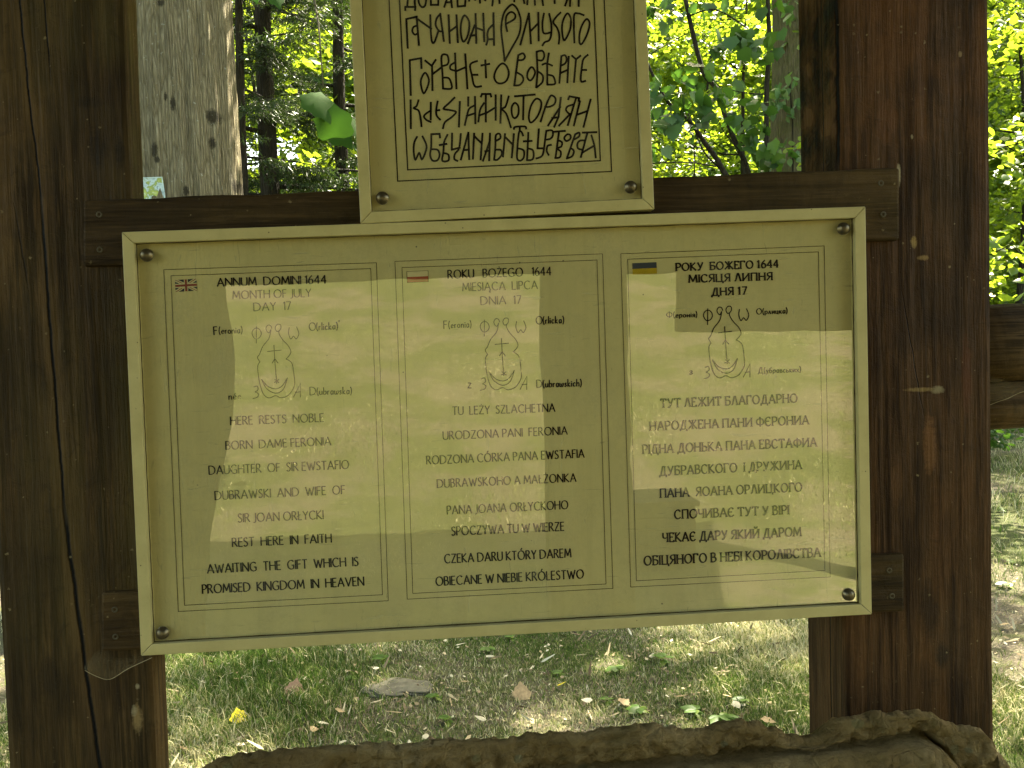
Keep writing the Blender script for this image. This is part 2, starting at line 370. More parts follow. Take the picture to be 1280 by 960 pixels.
def lathe(prof, c, n=14):                    # profile (radius, depth towards viewer) round the y axis
    mb = MB(); K = len(prof)
    for r, d in prof:
        for k in range(n):
            a = 2*math.pi*k/n; mb.v.append((c[0]+r*math.cos(a), c[1]-d, c[2]+r*math.sin(a)))
    for i in range(K-1):
        for k in range(n): mb.f.append((i*n+k, i*n+(k+1) % n, (i+1)*n+(k+1) % n, (i+1)*n+k))
    mb.f.append(tuple((K-1)*n+k for k in range(n)))
    return mb
for (u, v, par) in ((143.5, 762, rail_low), (144.5, 796, rail_low), (1111.5, 713, rail_low), (1115, 745, rail_low), (124, 268, rail_top), (125, 312, rail_top), (1101, 229, rail_top), (1104, 268, rail_top)):
    p = px(u, v, RF)
    lathe([(.0042, -.002), (.0042, .0004), (.0036, .001), (.0022, .0007), (.0016, -.0006)], p).build('screw', M_SCREW, par, smooth=True)
# side rails running off to the right from the right-hand post
def log_beam(u0, v0, rad, name, mat, x2, y):
    p = px(u0, v0, y); pts = [(p.x-.16, y, p.z)]; rr = [rad]
    for k in range(1, 13):
        t = k/12; pts.append((p.x-.16+(x2-p.x+.16)*t, y+.01*math.sin(t*5), p.z+.006*math.sin(t*9))); rr.append(rad*(1+.05*math.sin(k*1.7)))
    mb = MB(); mb.tube(pts, rr, 18, True, .02); return mb.build(name, mat, sh, smooth=True)
log_beam(1262, 434, .060, 'side_rail', M_BEAM, 2.5, .10)
log_beam(1262, 508, .036, 'side_rail', M_BEAM, 2.5, .085)
# unseen corner posts; plates and roof added to shade boards and edge the reflections
irregular_box('post', (2.45, PF, -.1), (2.64, PF+.16, 2.62), M_POST_R, 2, sh)
for x in (-2.75, 2.45): irregular_box('post', (x, -4.2, -.1), (x+.19, -4.02, 2.1), M_POST_R, 2, sh)
irregular_box('wall_plate', (-2.9, PF, 2.62), (2.8, PF+.15, 2.78), M_ROOFB, 0, sh)
EZ = mir_z = px(420, 350, 4.25).z
irregular_box('wall_plate', (-2.9, -4.27, EZ), (2.8, -4.2, EZ+.34), M_ROOFB, 0, sh)  # deep rear plate, unseen, sized to edge the bright reflection
def roof():
    mb = MB(); x0, x1 = -3.0, 2.9; pr = [(1.56, 2.68), (-1.2, 3.40), (-4.4, EZ+.22)]  # front eave drawn long to keep sun off the posts
    up = [(x, y, z) for x in (x0, x1) for y, z in pr]; dn = [(x, y, z-.05) for x in (x0, x1) for y, z in pr]
    mb.v = up+dn
    mb.f = [(0, 1, 4, 3), (1, 2, 5, 4), (6, 9, 10, 7), (7, 10, 11, 8), (0, 3, 9, 6), (2, 8, 11, 5), (0, 6, 7, 1), (1, 7, 8, 2), (3, 4, 10, 9), (4, 5, 11, 10)]
    mb.build('roof', M_ROOFB, sh)
    for k in range(7):
        x = x0+.15+k*(x1-x0-.4)/6; m2 = MB()
        for (ya, za), (yb, zb) in (((.85, 2.865), pr[1]), (pr[1], (-4.1, pr[2][1]+(pr[1][1]-pr[2][1])*.3/3.2))):
            q = [(ya, za-.054), (yb, zb-.054), (yb, zb-.17), (ya, za-.17)]
            n = len(m2.v); m2.v += [(x, *a) for a in q]+[(x+.09, *a) for a in q]
            m2.f += [tuple(n+i for i in f) for f in ((0, 1, 2, 3), (7, 6, 5, 4), (0, 4, 5, 1), (1, 5, 6, 2), (2, 6, 7, 3), (3, 7, 4, 0))]
        m2.build('rafter', M_ROOFB, sh)
roof()
# unseen post and board behind the viewer, added for dark shapes in the glass
def mir(u, v, D): p = px(u, v, D); return Vector((p.x, -D, p.z))     # mirror-image position of a thing seen at (u, v) in the pane
a, b = mir(681, 500, 2.15), mir(789, 500, 2.15)
irregular_box('post', (a.x, -2.32, -.1), (b.x, -2.15, 2.95), M_POST_R, 2, sh)
a, b = mir(850, 417, 2.2), mir(1330, 425, 2.2)
irregular_box('added_dark_board', (a.x, -2.26, a.z), (b.x, -2.2, a.z+.62), M_RAIL, 0, sh)

# ------------------------------------------------------------------ boards
M_FRAME = None
def frame_mat():
    m, nt, b = new_mat('cream lacquered frame strip', .42, .5)
    v = coords(nt); n1 = noise(nt, v, 18, 5, .65); n2 = noise(nt, v, 240, 3, .6)
    c = mix(nt, rampf(nt, n1, .35, .7), (.46, .39, .165), (.57, .495, .22))
    vor = nd(nt, 'TexVoronoi'); vor.inputs['Scale'].default_value = 62; nt.links.new(v, vor.inputs['Vector'])
    sc = nd(nt, 'SeparateColor'); nt.links.new(vor.outputs['Color'], sc.inputs[0])
    f = math_(nt, 'MULTIPLY', rampf(nt, vor.outputs['Distance'], .035, .075, 1, 0), rampf(nt, sc.outputs[1], .15, .3))
    c = mix(nt, f, c, (.10, .075, .025))
    c = mix(nt, rampf(nt, n2, .63, .75, 0, .5), c, (.28, .22, .08))
    st = noise(nt, coords(nt, (3, 3, 3)), 3, 5, .7); c = mix(nt, rampf(nt, st, .56, .72, 0, .5), c, (.33, .28, .12))
    setin(nt, b.inputs['Base Color'], c); return m
M_FRAME = frame_mat()
def panel_mat():
    m, nt, b = new_mat('yellowed printed panel', .55, .25)
    v = coords(nt); n1 = noise(nt, v, 6, 5, .6); n2 = noise(nt, v, 55, 4, .7)
    c = mix(nt, rampf(nt, n1, .35, .7), (.62, .555, .262), (.70, .63, .305))
    c = mix(nt, rampf(nt, n2, .66, .8, 0, .25), c, (.50, .44, .24))
    ws = noise(nt, coords(nt, (30, 1, 1.6)), 1, 5, .65, .6); c = mix(nt, rampf(nt, ws, .52, .74, 0, .35), c, (.49, .43, .20))
    ws2 = noise(nt, v, 2.2, 6, .7); c = mix(nt, rampf(nt, ws2, .5, .7, 0, .3), c, (.52, .48, .28))
    setin(nt, b.inputs['Base Color'], c); return m
M_PANEL = panel_mat()
def pane_mat():
    m = bpy.data.materials.new('scuffed clear cover sheet'); m.use_nodes = True; nt = m.node_tree; nt.nodes.clear()
    out = nd(nt, 'OutputMaterial'); fr = nd(nt, 'Fresnel'); fr.inputs['IOR'].default_value = 2.12
    g = nd(nt, 'BsdfGlossy'); g.inputs['Roughness'].default_value = .008; g.inputs['Color'].default_value = (1, .985, .84, 1)
    t = nd(nt, 'BsdfTransparent'); t.inputs['Color'].default_value = (.985, .97, .92, 1)
    d = nd(nt, 'BsdfDiffuse'); d.inputs['Color'].default_value = (.62, .57, .36, 1)
    v = coords(nt); wob = noise(nt, v, 5, 2, .5); bp = nd(nt, 'Bump'); bp.inputs['Strength'].default_value = .06; bp.inputs['Distance'].default_value = .01
    nt.links.new(wob, bp.inputs['Height']); nt.links.new(bp.outputs[0], g.inputs['Normal'])
    dust = noise(nt, v, 13, 6, .7); fine = noise(nt, v, 330, 2, .6)
    scr = noise(nt, coords(nt, (14, 1, 150), (0, .5, 0)), 1, 2, .5, 1.2); scr2 = noise(nt, coords(nt, (120, 1, 16), (0, .35, 0)), 1, 2, .5, 1.5)
    f = math_(nt, 'MULTIPLY', rampf(nt, dust, .45, .75, .0, .17), rampf(nt, fine, .3, .6, .5, 1))
    f = math_(nt, 'ADD', f, rampf(nt, scr, .68, .73, 0, .18)); f = math_(nt, 'ADD', f, rampf(nt, scr2, .69, .73, 0, .15))
    m1 = nd(nt, 'MixShader'); m2 = nd(nt, 'MixShader')
    vor = nd(nt, 'TexVoronoi'); vor.inputs['Scale'].default_value = 42; nt.links.new(v, vor.inputs['Vector']); sc = nd(nt, 'SeparateColor'); nt.links.new(vor.outputs['Color'], sc.inputs[0])
    fs = math_(nt, 'MULTIPLY', rampf(nt, vor.outputs['Distance'], .03, .06, 1, 0), rampf(nt, sc.outputs[2], .86, .9))     # fly specks
    dc = mix(nt, fs, (.62, .57, .36), (.05, .035, .015)); nt.links.new(dc, d.inputs['Color']); f = math_(nt, 'MAXIMUM', f, math_(nt, 'MULTIPLY', fs, .85))
    nt.links.new(fr.outputs[0], m1.inputs[0]); nt.links.new(t.outputs[0], m1.inputs[1]); nt.links.new(g.outputs[0], m1.inputs[2])
    nt.links.new(f, m2.inputs[0]); nt.links.new(m1.outputs[0], m2.inputs[1]); nt.links.new(d.outputs[0], m2.inputs[2])
    nt.links.new(m2.outputs[0], out.inputs[0]); return m
M_PANE = pane_mat()
M_INK = plain('dark brown ink', (.016, .011, .009), .7, .1, 0, .3, 300)
M_LINE = plain('thin brown rule', (.07, .055, .025), .7, .1, 0, .3, 300)
M_JOINT = plain('dark joint line', (.075, .055, .02), .9, .05, 0, .6, 60)
M_CAP = plain('dull bronze screw cap', (.16, .13, .075), .38, .5, .75, .35, 150)
YI, YP, YG = .0135, .014, .0085               # ink, panel and cover-sheet planes

class Ink:
    """flat ribbons drawn on a panel"""
    def __init__(s): s.v = []; s.f = []
    def line(s, pts, w0, w1=None, nib=.45, y=YI):
        w1 = w0 if w1 is None else w1
        P = [np.array(p, float) for p in pts]
        P = [p for i, p in enumerate(P) if i == 0 or np.linalg.norm(p-P[i-1]) > 1e-6]
        if len(P) < 2: return
        closed = np.linalg.norm(P[0]-P[-1]) < 1e-5
        n = len(s.v); K = len(P)
        for i, p in enumerate(P):
            if closed: a, b = P[(i-1) % (K-1)], P[(i+1) % (K-1)]
            else: a, b = P[max(i-1, 0)], P[min(i+1, K-1)]
            d1 = p-a; d2 = b-p; L1, L2 = np.linalg.norm(d1), np.linalg.norm(d2)
            if L1 > 0: d1 = d1/L1
            if L2 > 0: d2 = d2/L2
            t = d1+d2; L = np.linalg.norm(t)
            if L < .2: t = d2 if L2 > 0 else d1; L = np.linalg.norm(t)
            t = t/L; nn = np.array([-t[1], t[0]])
            ca = max(.62, float(np.dot(t, d2 if L2 > 0 else d1)))
            th = abs(t[1]*math.cos(nib) - t[0]*math.sin(nib)) if w1 != w0 else 0
            h = (w0+(w1-w0)*th)*.5/ca
            q = p.copy()
            if not closed and i == 0: q = p-t*w0*.35
            if not closed and i == K-1: q = p+t*w0*.35
            for sg in (1, -1): s.v.append((q[0]+nn[0]*h*sg, y, q[1]+nn[1]*h*sg))
        for i in range(K-1): s.f.append((n+2*i, n+2*i+1, n+2*i+3, n+2*i+2))
    def poly(s, pts, y=YI):
        n = len(s.v); s.v += [(p[0], y, p[1]) for p in pts]; s.f.append(tuple(range(n, n+len(pts))))
    def build(s, name, mat, parent):
        me = bpy.data.meshes.new(name); me.from_pydata(s.v, [], s.f); me.materials.append(mat)
        o = bpy.data.objects.new(name, me); COL.objects.link(o); attach(o, parent); return o
def smooth(pts, n=5, closed=False):
    P = [np.array(p, float) for p in pts]; out = []; K = len(P)
    if closed: P = P+[P[0]]; K += 1
    for i in range(K-1):
        p1, p2 = P[i], P[i+1]
        p0 = P[i-1] if i > 0 else (P[K-2] if closed else p1); p3 = P[i+2] if i+2 < K else (P[1] if closed else p2)
        for k in range(n):
            t = k/n; out.append(.5*((2*p1)+(-p0+p2)*t+(2*p0-5*p1+4*p2-p3)*t*t+(-p0+3*p1-3*p2+p3)*t**3))
    out.append(P[-1]); return out
def ip(u, v, y=YI): p = px(u, v, y); return (p.x, p.z)

# stroke alphabet, capital height 1: glyph = (advance width, strokes); '~' smooth, 'o' smooth and closed
G = {
'A': (.74, '0,0 .37,1 .74,0|.13,.34 .61,.34'), 'B': (.50, '0,0 0,1|~0,1 .27,1 .41,.88 .38,.64 .2,.54 0,.53|~.16,.54 .4,.48 .5,.27 .38,.05 .18,0 0,0'),
'C': (.72, '~.7,.88 .52,1 .27,.97 .06,.75 .02,.45 .12,.15 .36,0 .58,.02 .71,.12'), 'D': (.76, '0,0 0,1|~0,1 .3,.99 .6,.85 .74,.5 .6,.15 .3,.01 0,0'),
'E': (.43, '0,0 0,1|0,1 .42,1|0,.54 .37,.54|0,0 .43,0'), 'F': (.42, '0,0 0,1|0,1 .42,1|0,.54 .37,.54'),
'G': (.76, '~.7,.88 .52,1 .27,.97 .06,.75 .02,.45 .12,.15 .36,0 .58,.02 .72,.1|.72,.1 .72,.45|.72,.45 .5,.45'), 'H': (.66, '0,0 0,1|.66,0 .66,1|0,.53 .66,.53'),
'I': (.0, '0,0 0,1'), 'J': (.22, '~.22,1 .22,.2 .16,-.06 -.04,-.12'), 'K': (.58, '0,0 0,1|.52,1 .02,.52 .58,0'), 'L': (.42, '0,1 0,0 .42,0'),
'M': (.84, '0,0 .1,1 .42,.2 .74,1 .84,0'), 'N': (.70, '0,0 0,1 .7,0 .7,1'), 'O': (.88, 'o.44,1 .15,.88 .01,.5 .15,.12 .44,0 .73,.12 .87,.5 .73,.88'),
'P': (.47, '0,0 0,1|~0,1 .3,.99 .46,.85 .44,.6 .25,.46 0,.46'), 'R': (.55, '0,0 0,1|~0,1 .27,.99 .42,.87 .4,.63 .22,.52 0,.52|.2,.52 .56,0'),
'S': (.44, '~.4,.9 .25,1 .07,.92 .04,.72 .18,.56 .36,.42 .42,.22 .3,.03 .13,0 .0,.1'), 'T': (.56, '.28,0 .28,1|0,1 .56,1'), 'U': (.62, '~0,1 0,.3 .1,.06 .31,0 .52,.06 .62,.3 .62,1'),
'V': (.7, '0,1 .35,0 .7,1'), 'W': (1.0, '0,1 .27,0 .5,.85 .73,0 1,1'), 'Y': (.58, '0,1 .29,.48 .58,1|.29,.48 .29,0'), 'Z': (.56, '.02,1 .54,1 0,0 .56,0'),
'1': (.16, '0,.84 .16,1 .16,0'), '4': (.56, '.42,0 .42,1 0,.3 .56,.3'), '6': (.5, '~.4,1 .14,.7 .02,.35 .1,.06 .27,0 .46,.1 .49,.35 .36,.55 .2,.54 .04,.4'), '7': (.48, '0,1 .48,1 .14,0'),
'Ż': (.56, '.02,1 .54,1 0,0 .56,0|.25,1.2 .31,1.2'), 'Ą': (.74, '0,0 .37,1 .74,0|.13,.34 .61,.34|~.72,0 .62,-.13 .66,-.24 .78,-.22'),
'Ó': (.88, 'o.44,1 .15,.88 .01,.5 .15,.12 .44,0 .73,.12 .87,.5 .73,.88|.4,1.12 .55,1.32'), 'Ł': (.42, '.03,1 .03,0 .42,0|-.1,.4 .25,.62'),
'a': (.36, '~.33,.48 .12,.5 .02,.25 .1,0 .22,.03 .33,.2|.35,.5 .34,0'), 'b': (.38, '.02,1 0,.02|~.0,.3 .16,.5 .34,.42 .35,.15 .2,0 0,.04'), 'c': (.32, '~.31,.44 .14,.5 .02,.3 .07,.05 .2,0 .32,.07'),
'd': (.38, '~.36,.45 .12,.5 .02,.25 .1,0 .22,.03 .36,.2|.37,1 .37,0'), 'e': (.36, '~.02,.24 .35,.32 .22,.5 .06,.38 .03,.14 .16,0 .34,.08'), 'é': (.36, '~.02,.24 .35,.32 .22,.5 .06,.38 .03,.14 .16,0 .34,.08|.16,.62 .28,.8'),
'h': (.36, '0,0 .02,1|~.01,.25 .16,.48 .32,.42 .34,0'), 'i': (.04, '.02,0 .02,.5|.02,.66 .03,.72'), 'k': (.33, '0,0 .02,1|.3,.5 .02,.24 .33,0'), 'l': (.02, '0,0 .02,1'), 'n': (.36, '0,0 .01,.5|~.01,.25 .16,.48 .32,.42 .34,0'),
'o': (.38, 'o.19,.5 .04,.4 .02,.15 .18,0 .34,.1 .35,.36'), 'r': (.22, '0,0 .01,.5|~.01,.26 .1,.46 .22,.48'), 's': (.26, '~.25,.44 .12,.5 .05,.4 .12,.27 .24,.15 .14,0 .0,.06'), 'u': (.36, '~.01,.5 .0,.15 .12,0 .26,.06 .34,.22|.35,.5 .35,0'),
'w': (.5, '~0,.5 .0,.1 .12,0 .24,.12 .25,.4|~.25,.2 .3,.02 .42,.02 .5,.25 .48,.5'), 'z': (.3, '.02,.48 .29,.48 0,0 .3,0'), '(': (.14, '~.14,1 .02,.65 .02,.2 .14,-.16'), ')': (.14, '~0,1 .12,.65 .12,.2 0,-.16'),
}
CY = {
'А': (.72, '0,0 .36,1 .72,0|.14,.34 .58,.34'), 'Б': (.56, '.04,0 .04,1|.04,1 .5,1 .5,.86|~.04,.55 .34,.55 .54,.42 .52,.12 .32,0 .04,0'), 'В': (.56, '.04,0 .04,1|~.04,1 .32,1 .46,.88 .43,.64 .24,.54 .04,.54|~.2,.54 .46,.48 .56,.27 .42,.05 .22,0 .04,0'),
'Г': (.5, '.04,0 .04,1|.04,1 .5,1 .5,.84'), 'Д': (.76, '.0,-.2 .0,0 .76,0 .76,-.2|.13,0 .36,1 .6,1|.6,1 .6,0'), 'Е': (.5, '.04,0 .04,1|.04,1 .47,1 .47,.86|.04,.53 .36,.53 |.04,0 .5,0 .5,.15'), 'Є': (.62, '~.58,.86 .42,1 .2,.95 .03,.7 .03,.3 .2,.03 .42,0 .61,.15|.04,.52 .42,.52'),
'Ж': (.98, '.49,0 .49,1|.08,1 .46,.52|.9,1 .52,.52|.46,.52 .02,0|.52,.52 .97,0'), 'И': (.74, '.05,0 .05,1|.69,0 .69,1|.05,.04 .69,.96'), 'Й': (.74, '.05,0 .05,1|.69,0 .69,1|.05,.04 .69,.96|~.2,1.28 .3,1.14 .44,1.14 .54,1.28'), 'І': (.08, '.04,0 .04,1'),
'К': (.64, '.04,0 .04,1|.55,1 .08,.52|.1,.54 .64,0'), 'Л': (.68, '0,0 .1,.08 .32,1 .42,1 .66,0'), 'М': (.9, '.02,0 .1,1 .45,.12 .8,1 .88,0'), 'Н': (.7, '.04,0 .04,1|.66,0 .66,1|.04,.52 .66,.52'), 'О': (.8, 'o.4,1 .14,.87 .01,.5 .14,.13 .4,0 .66,.13 .79,.5 .66,.87'),
'П': (.68, '.04,0 .04,1 .64,1 .64,0'), 'Р': (.54, '.04,0 .04,1|~.04,1 .35,.99 .53,.84 .5,.58 .3,.44 .04,.45'), 'С': (.66, '~.63,.84 .45,1 .22,.96 .04,.72 .03,.32 .2,.04 .45,0 .65,.14'), 'Т': (.62, '.31,0 .31,1|0,.84 0,1 .62,1 .62,.84'),
'У': (.64, '.04,1 .34,.34|~.62,1 .3,.18 .18,0 .04,.04'), 'Ф': (.86, '.43,-.04 .43,1.04|o.43,.86 .13,.77 .02,.5 .13,.23 .43,.14 .73,.23 .84,.5 .73,.77'), 'Ц': (.76, '.04,1 .04,0 .76,0 .76,-.2|.62,0 .62,1'), 'Ч': (.6, '~.04,1 .04,.62 .14,.46 .35,.44 .56,.54|.56,1 .56,0'),
'Я': (.58, '.54,0 .54,1|~.54,1 .24,.99 .07,.86 .1,.62 .3,.5 .54,.5|.36,.5 0,0'), 'Ь': (.54, '.04,0 .04,1|~.04,.54 .34,.54 .53,.4 .5,.1 .3,0 .04,0'), '1': (.3, '.02,.84 .17,1 .17,0'), '4': G['4'], '6': G['6'], '7': G['7'],
'е': G['e'], 'р': (.38, '.0,-.24 .01,.5|~.0,.3 .16,.5 .34,.42 .35,.15 .2,0 0,.04'), 'о': G['o'], 'н': (.38, '.02,0 .02,.5|.36,0 .36,.5|.02,.25 .36,.25'), 'і': G['i'], 'я': (.34, '.32,0 .32,.5|~.32,.5 .1,.5 .05,.36 .14,.24 .32,.24|.2,.24 0,0'),
'л': (.36, '0,0 .16,.5 .34,0'), 'и': (.38, '.02,.5 .02,0 .36,.5 .36,0'), 'ц': (.4, '.02,.5 .02,0 .38,0 .38,-.12|.34,0 .34,.5'), 'к': (.34, '.02,0 .02,.5|.3,.5 .03,.25 .34,0'), 'а': G['a'], 'у': (.34, '.02,.5 .17,.06|~.34,.5 .14,-.1 .02,-.2'), 'б': (.38, 'o.19,.5 .04,.4 .02,.15 .18,0 .34,.1 .35,.36|~.03,.35 .08,.75 .34,.9'),
'в': (.32, '.02,0 .02,.5|~.02,.5 .25,.48 .25,.3 .02,.26|~.02,.26 .3,.22 .3,.02 .02,0'), 'с': G['c'], 'ь': (.3, '.02,0 .02,.5|~.02,.28 .26,.28 .28,.04 .02,0'), 'х': (.34, '0,0 .34,.5|0,.5 .34,0'), 'з': (.28, '~.02,.42 .14,.5 .25,.4 .12,.27 .27,.14 .14,0 .0,.08'), '(': G['('], ')': G[')'],
}
def glyph(ch, cyr):
    return (CY if cyr and ch in CY else G)[ch]
def write(board_, text, a, b, cap, wt=.12, cyr=False, space=.34, gap=.2):
    """Set one line from baseline point a to b (photo pixels), with capitals cap pixels high and fitted to that length."""
    ink = Ink(); A = np.array(ip(*a)); B = np.array(ip(*b)); L = np.linalg.norm(B-A); t = (B-A)/L; n = np.array([-t[1], t[0]])
    hgt = cap*DIST/F*1.012
    pos = []; x = 0
    for ch in text:
        if ch == ' ': x += space; continue
        wd, st = glyph(ch, cyr); pos.append((x, st, wd)); x += wd+gap
    tot = x-gap
    sx = L/tot
    for x, st, wd in pos:
        for s in st.split('|'):
            s = s.strip(); kind = s[0] if s[0] in '~o' else ''
            raw = [tuple(float(q) for q in p.split(',')) for p in s[len(kind):].split()]
            pts = smooth(raw, 4, kind == 'o') if kind else raw
            W = [A+t*((x+p[0])*sx)+n*(p[1]*hgt) for p in pts]
            if kind: ink.line(W, hgt*wt*.72, hgt*wt*1.28, .35)
            else:
                for i in range(len(W)-1): ink.line(W[i:i+2], hgt*wt*.72, hgt*wt*1.28, .35)
            if cyr and not kind and cap > 8:      # small bracketed serifs
                for e, o in ((0, 1), (-1, -2)):
                    p, q = raw[e], raw[o]
                    if abs(p[0]-q[0]) < .45*abs(p[1]-q[1]) and (abs(p[1]) < .02 or abs(p[1]-1) < .02) and abs(p[1]-q[1]) > .4:
                        c = A+t*((x+p[0])*sx)+n*(p[1]*hgt); ink.line([c-t*hgt*.13, c+t*hgt*.13], hgt*wt*.5)
    ink.build('inscription_line', M_INK, board_)

EMB = [('o', [(265, 235), (235, 250), (223, 285), (240, 322), (265, 333), (293, 318), (307, 285), (293, 250)]), ('', [(263, 222), (261, 370)]),
 ('~', [(402, 240), (392, 215), (368, 210), (350, 235), (356, 262), (376, 280), (390, 258)]), ('~', [(394, 250), (375, 330), (320, 400), (290, 470), (270, 500), (292, 540)]),
 ('~', [(292, 540), (272, 575), (275, 650), (290, 740), (320, 830), (370, 866), (430, 846), (480, 866), (550, 840), (600, 760), (600, 680), (585, 570), (560, 535), (528, 518)]),
 ('~', [(528, 518), (572, 460), (550, 400), (500, 345), (465, 280), (484, 240), (480, 208), (452, 205), (433, 235), (447, 268), (468, 262)]),
 ('~', [(560, 235), (553, 285), (572, 338), (598, 312), (622, 338), (646, 290), (626, 230)]), ('', [(420, 392), (427, 540), (441, 735)]), ('', [(362, 447), (485, 436)]), ('', [(402, 553), (427, 513), (455, 553)]), ('', [(425, 700), (462, 730)]), ('', [(420, 728), (462, 700)]),
 ('~', [(305, 698), (360, 760), (430, 785), (490, 758), (538, 688)]), ('~', [(305, 698), (350, 782), (430, 824), (500, 790), (538, 688)]),
 ('~', [(235, 765), (265, 758), (272, 790), (245, 810)]), ('~', [(245, 810), (275, 828), (265, 858), (225, 870)]), ('', [(592, 862), (655, 740), (653, 862)]), ('', [(610, 818), (655, 815)])]
def emblem(board, pts3, w):
    src = np.array([[265, 285, 1], [600, 285, 1], [430, 850, 1]], float); T = np.linalg.solve(src, np.array(pts3, float))
    ink = Ink()
    for k, P in EMB:
        Q = [ip(*(np.array([x, y, 1.])@T)) for x, y in P]
        ink.line(smooth(Q, 4, k == 'o') if k else Q, w)
    ink.build('emblem', M_INK if w > .0011 else M_LINE, board)
def border(ink, q, w):
    P = [np.array(ip(*p)) for p in q]
    for i in range(4): ink.line([P[i], P[(i+1) % 4]], w)

def board(name, label, c4, inner, caps, extra=0):
    """framed board; c4 = outer corners (TL TR BR BL) as seen in the photo"""
    P = [px(u, v, 0) for u, v in c4]
    cen = (P[2]+P[3])/2
    root = empty(name, (cen.x, 0, cen.z), label, 'notice board', 'framed boards on the shelter')
    FW = .0150; FD = .022
    Q = []
    for i in range(4):
        a, b, c = P[i-1], P[i], P[(i+1) % 4]; d1 = (a-b).normalized(); d2 = (c-b).normalized(); s = abs(d1.cross(d2).y)
        Q.append(b+(d1+d2)*FW/s)
    for i in range(4):
        a, b = P[i], P[(i+1) % 4]; a2, b2 = Q[i], Q[(i+1) % 4]; g = (b-a).normalized()*.00025
        mb = MB(); pts = [a+g, b-g, b2-g, a2+g]
        fr = [(p.x, 0, p.z) for p in pts]; bk = [(p.x, FD-.0015, p.z) for p in pts]
        mb.v = fr+bk; mb.f = [(0, 1, 2, 3), (7, 6, 5, 4), (0, 4, 5, 1), (1, 5, 6, 2), (2, 6, 7, 3), (3, 7, 4, 0)]
        mb.build('frame_strip', M_FRAME, root, bevel=.0009)
    def slab(nm, y0, y1, mat, ins):
        pts = [p+(q-p)*ins for p, q in zip(P, Q)]; mb = MB()
        mb.v = [(p.x, y0, p.z) for p in pts]+[(p.x, y1, p.z) for p in pts]
        mb.f = [(0, 1, 2, 3), (7, 6, 5, 4), (0, 4, 5, 1), (1, 5, 6, 2), (2, 6, 7, 3), (3, 7, 4, 0)]
        return mb.build(nm, mat, root)
    slab('panel', YP, .0195, M_PANEL, .9)
    mb = MB(); mb.quad(*[(p.x, YG, p.z) for p in Q]); mb.build('cover_sheet', M_PANE, root)
    j = Ink()  # dark brown line round the joint, wider at bottom and right
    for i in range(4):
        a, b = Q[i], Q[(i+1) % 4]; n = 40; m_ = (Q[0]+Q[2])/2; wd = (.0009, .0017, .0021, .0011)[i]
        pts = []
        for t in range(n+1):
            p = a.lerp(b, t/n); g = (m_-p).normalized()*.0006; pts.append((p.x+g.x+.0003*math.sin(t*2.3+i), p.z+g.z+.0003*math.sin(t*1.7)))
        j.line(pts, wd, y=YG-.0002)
    j.build('dark_joint', M_JOINT, root)
    for u, v in caps:
        p = px(u, v, YG); lathe([(.0088, -.0003), (.0088, .0012), (.0080, .0042), (.0058, .0068), (.0028, .0080), (.0008, .0083)], p, 20).build('screw_cap', M_CAP, root, smooth=True)
    return root

big = board('notice_board', 'wide cream framed board with three columns of inscription under clear sheet', [(152, 290), (1082, 258), (1090, 768), (176, 820)], None,
            [(183.5, 319), (203.5, 791), (1054, 286), (1060.5, 743)])
def flag(q, stripes, name, label):
    P = [np.array(ip(*p)) for p in q]
    f = lambda s, t: tuple((P[0]*(1-s)+P[1]*s)*(1-t)+(P[3]*(1-s)+P[2]*s)*t)
    root = None
    for pts, mat, dy in stripes(f):
        k = Ink()
        for p in pts: k.poly(p, YI-dy)
        o = k.build(name if root is None else 'flag_field', mat, big if root is None else root)
        if root is None: root = o; o['label'] = label
M_RED = plain('printed red', (.42, .105, .055), .7, .1, 0, .15); M_NAVY = plain('printed navy', (.035, .035, .055), .7, .1, 0, .15); M_WHT = plain('printed white', (.72, .64, .36), .7, .1, 0, .1)
M_BLUE = plain('printed grey blue', (.055, .065, .085), .7, .1, 0, .15); M_YEL = plain('printed ochre yellow', (.46, .33, .02), .7, .1, 0, .15); M_DRED = plain('printed dark red', (.30, .06, .04), .7, .1, 0, .15)
def rect(f, s0, t0, s1, t1): return [f(s0, t0), f(s1, t0), f(s1, t1), f(s0, t1)]
def uk(f):
    yield [rect(f, 0, 0, 1, 1)], M_NAVY, 0
    yield [[f(0, 0), f(.14, 0), f(1, .86), f(1, 1), f(.86, 1), f(0, .14)], [f(1, 0), f(1, .14), f(.14, 1), f(0, 1), f(0, .86), f(.86, 0)], rect(f, .41, 0, .59, 1)], M_WHT, .00006
    yield [rect(f, 0, .33, 1, .67)], M_WHT, .00010
    yield [rect(f, .45, 0, .55, 1)], M_DRED, .00014
    yield [rect(f, 0, .41, 1, .59)], M_DRED, .00018
    yield [[f(.0, .02), f(.05, .02), f(.36, .31), f(.30, .31)], [f(1, .98), f(.95, .98), f(.64, .69), f(.7, .69)], [f(1, .02), f(.95, .0), f(.64, .31), f(.7, .31)], [f(0, .98), f(.05, 1), f(.36, .69), f(.3, .69)]], M_DRED, .00022
def pol(f):
    yield [rect(f, 0, 0, 1, 1)], M_LINE, 0
    yield [rect(f, .02, .03, .98, .5)], M_WHT, .00006
    yield [rect(f, .02, .5, .98, .97)], M_RED, .0001
def ukr(f):
    yield [rect(f, 0, 0, 1, .5)], M_BLUE, 0
    yield [rect(f, 0, .5, 1, 1)], M_YEL, .00006
flag([(218.7, 350), (245.6, 348.3), (246.5, 363.4), (219.5, 365)], uk, 'flag_print', 'British flag with navy, white and red crosses')
flag([(508.2, 339.3), (535.3, 338), (535.8, 352.3), (508.8, 353.6)], pol, 'flag_print', 'Polish flag, white over red')
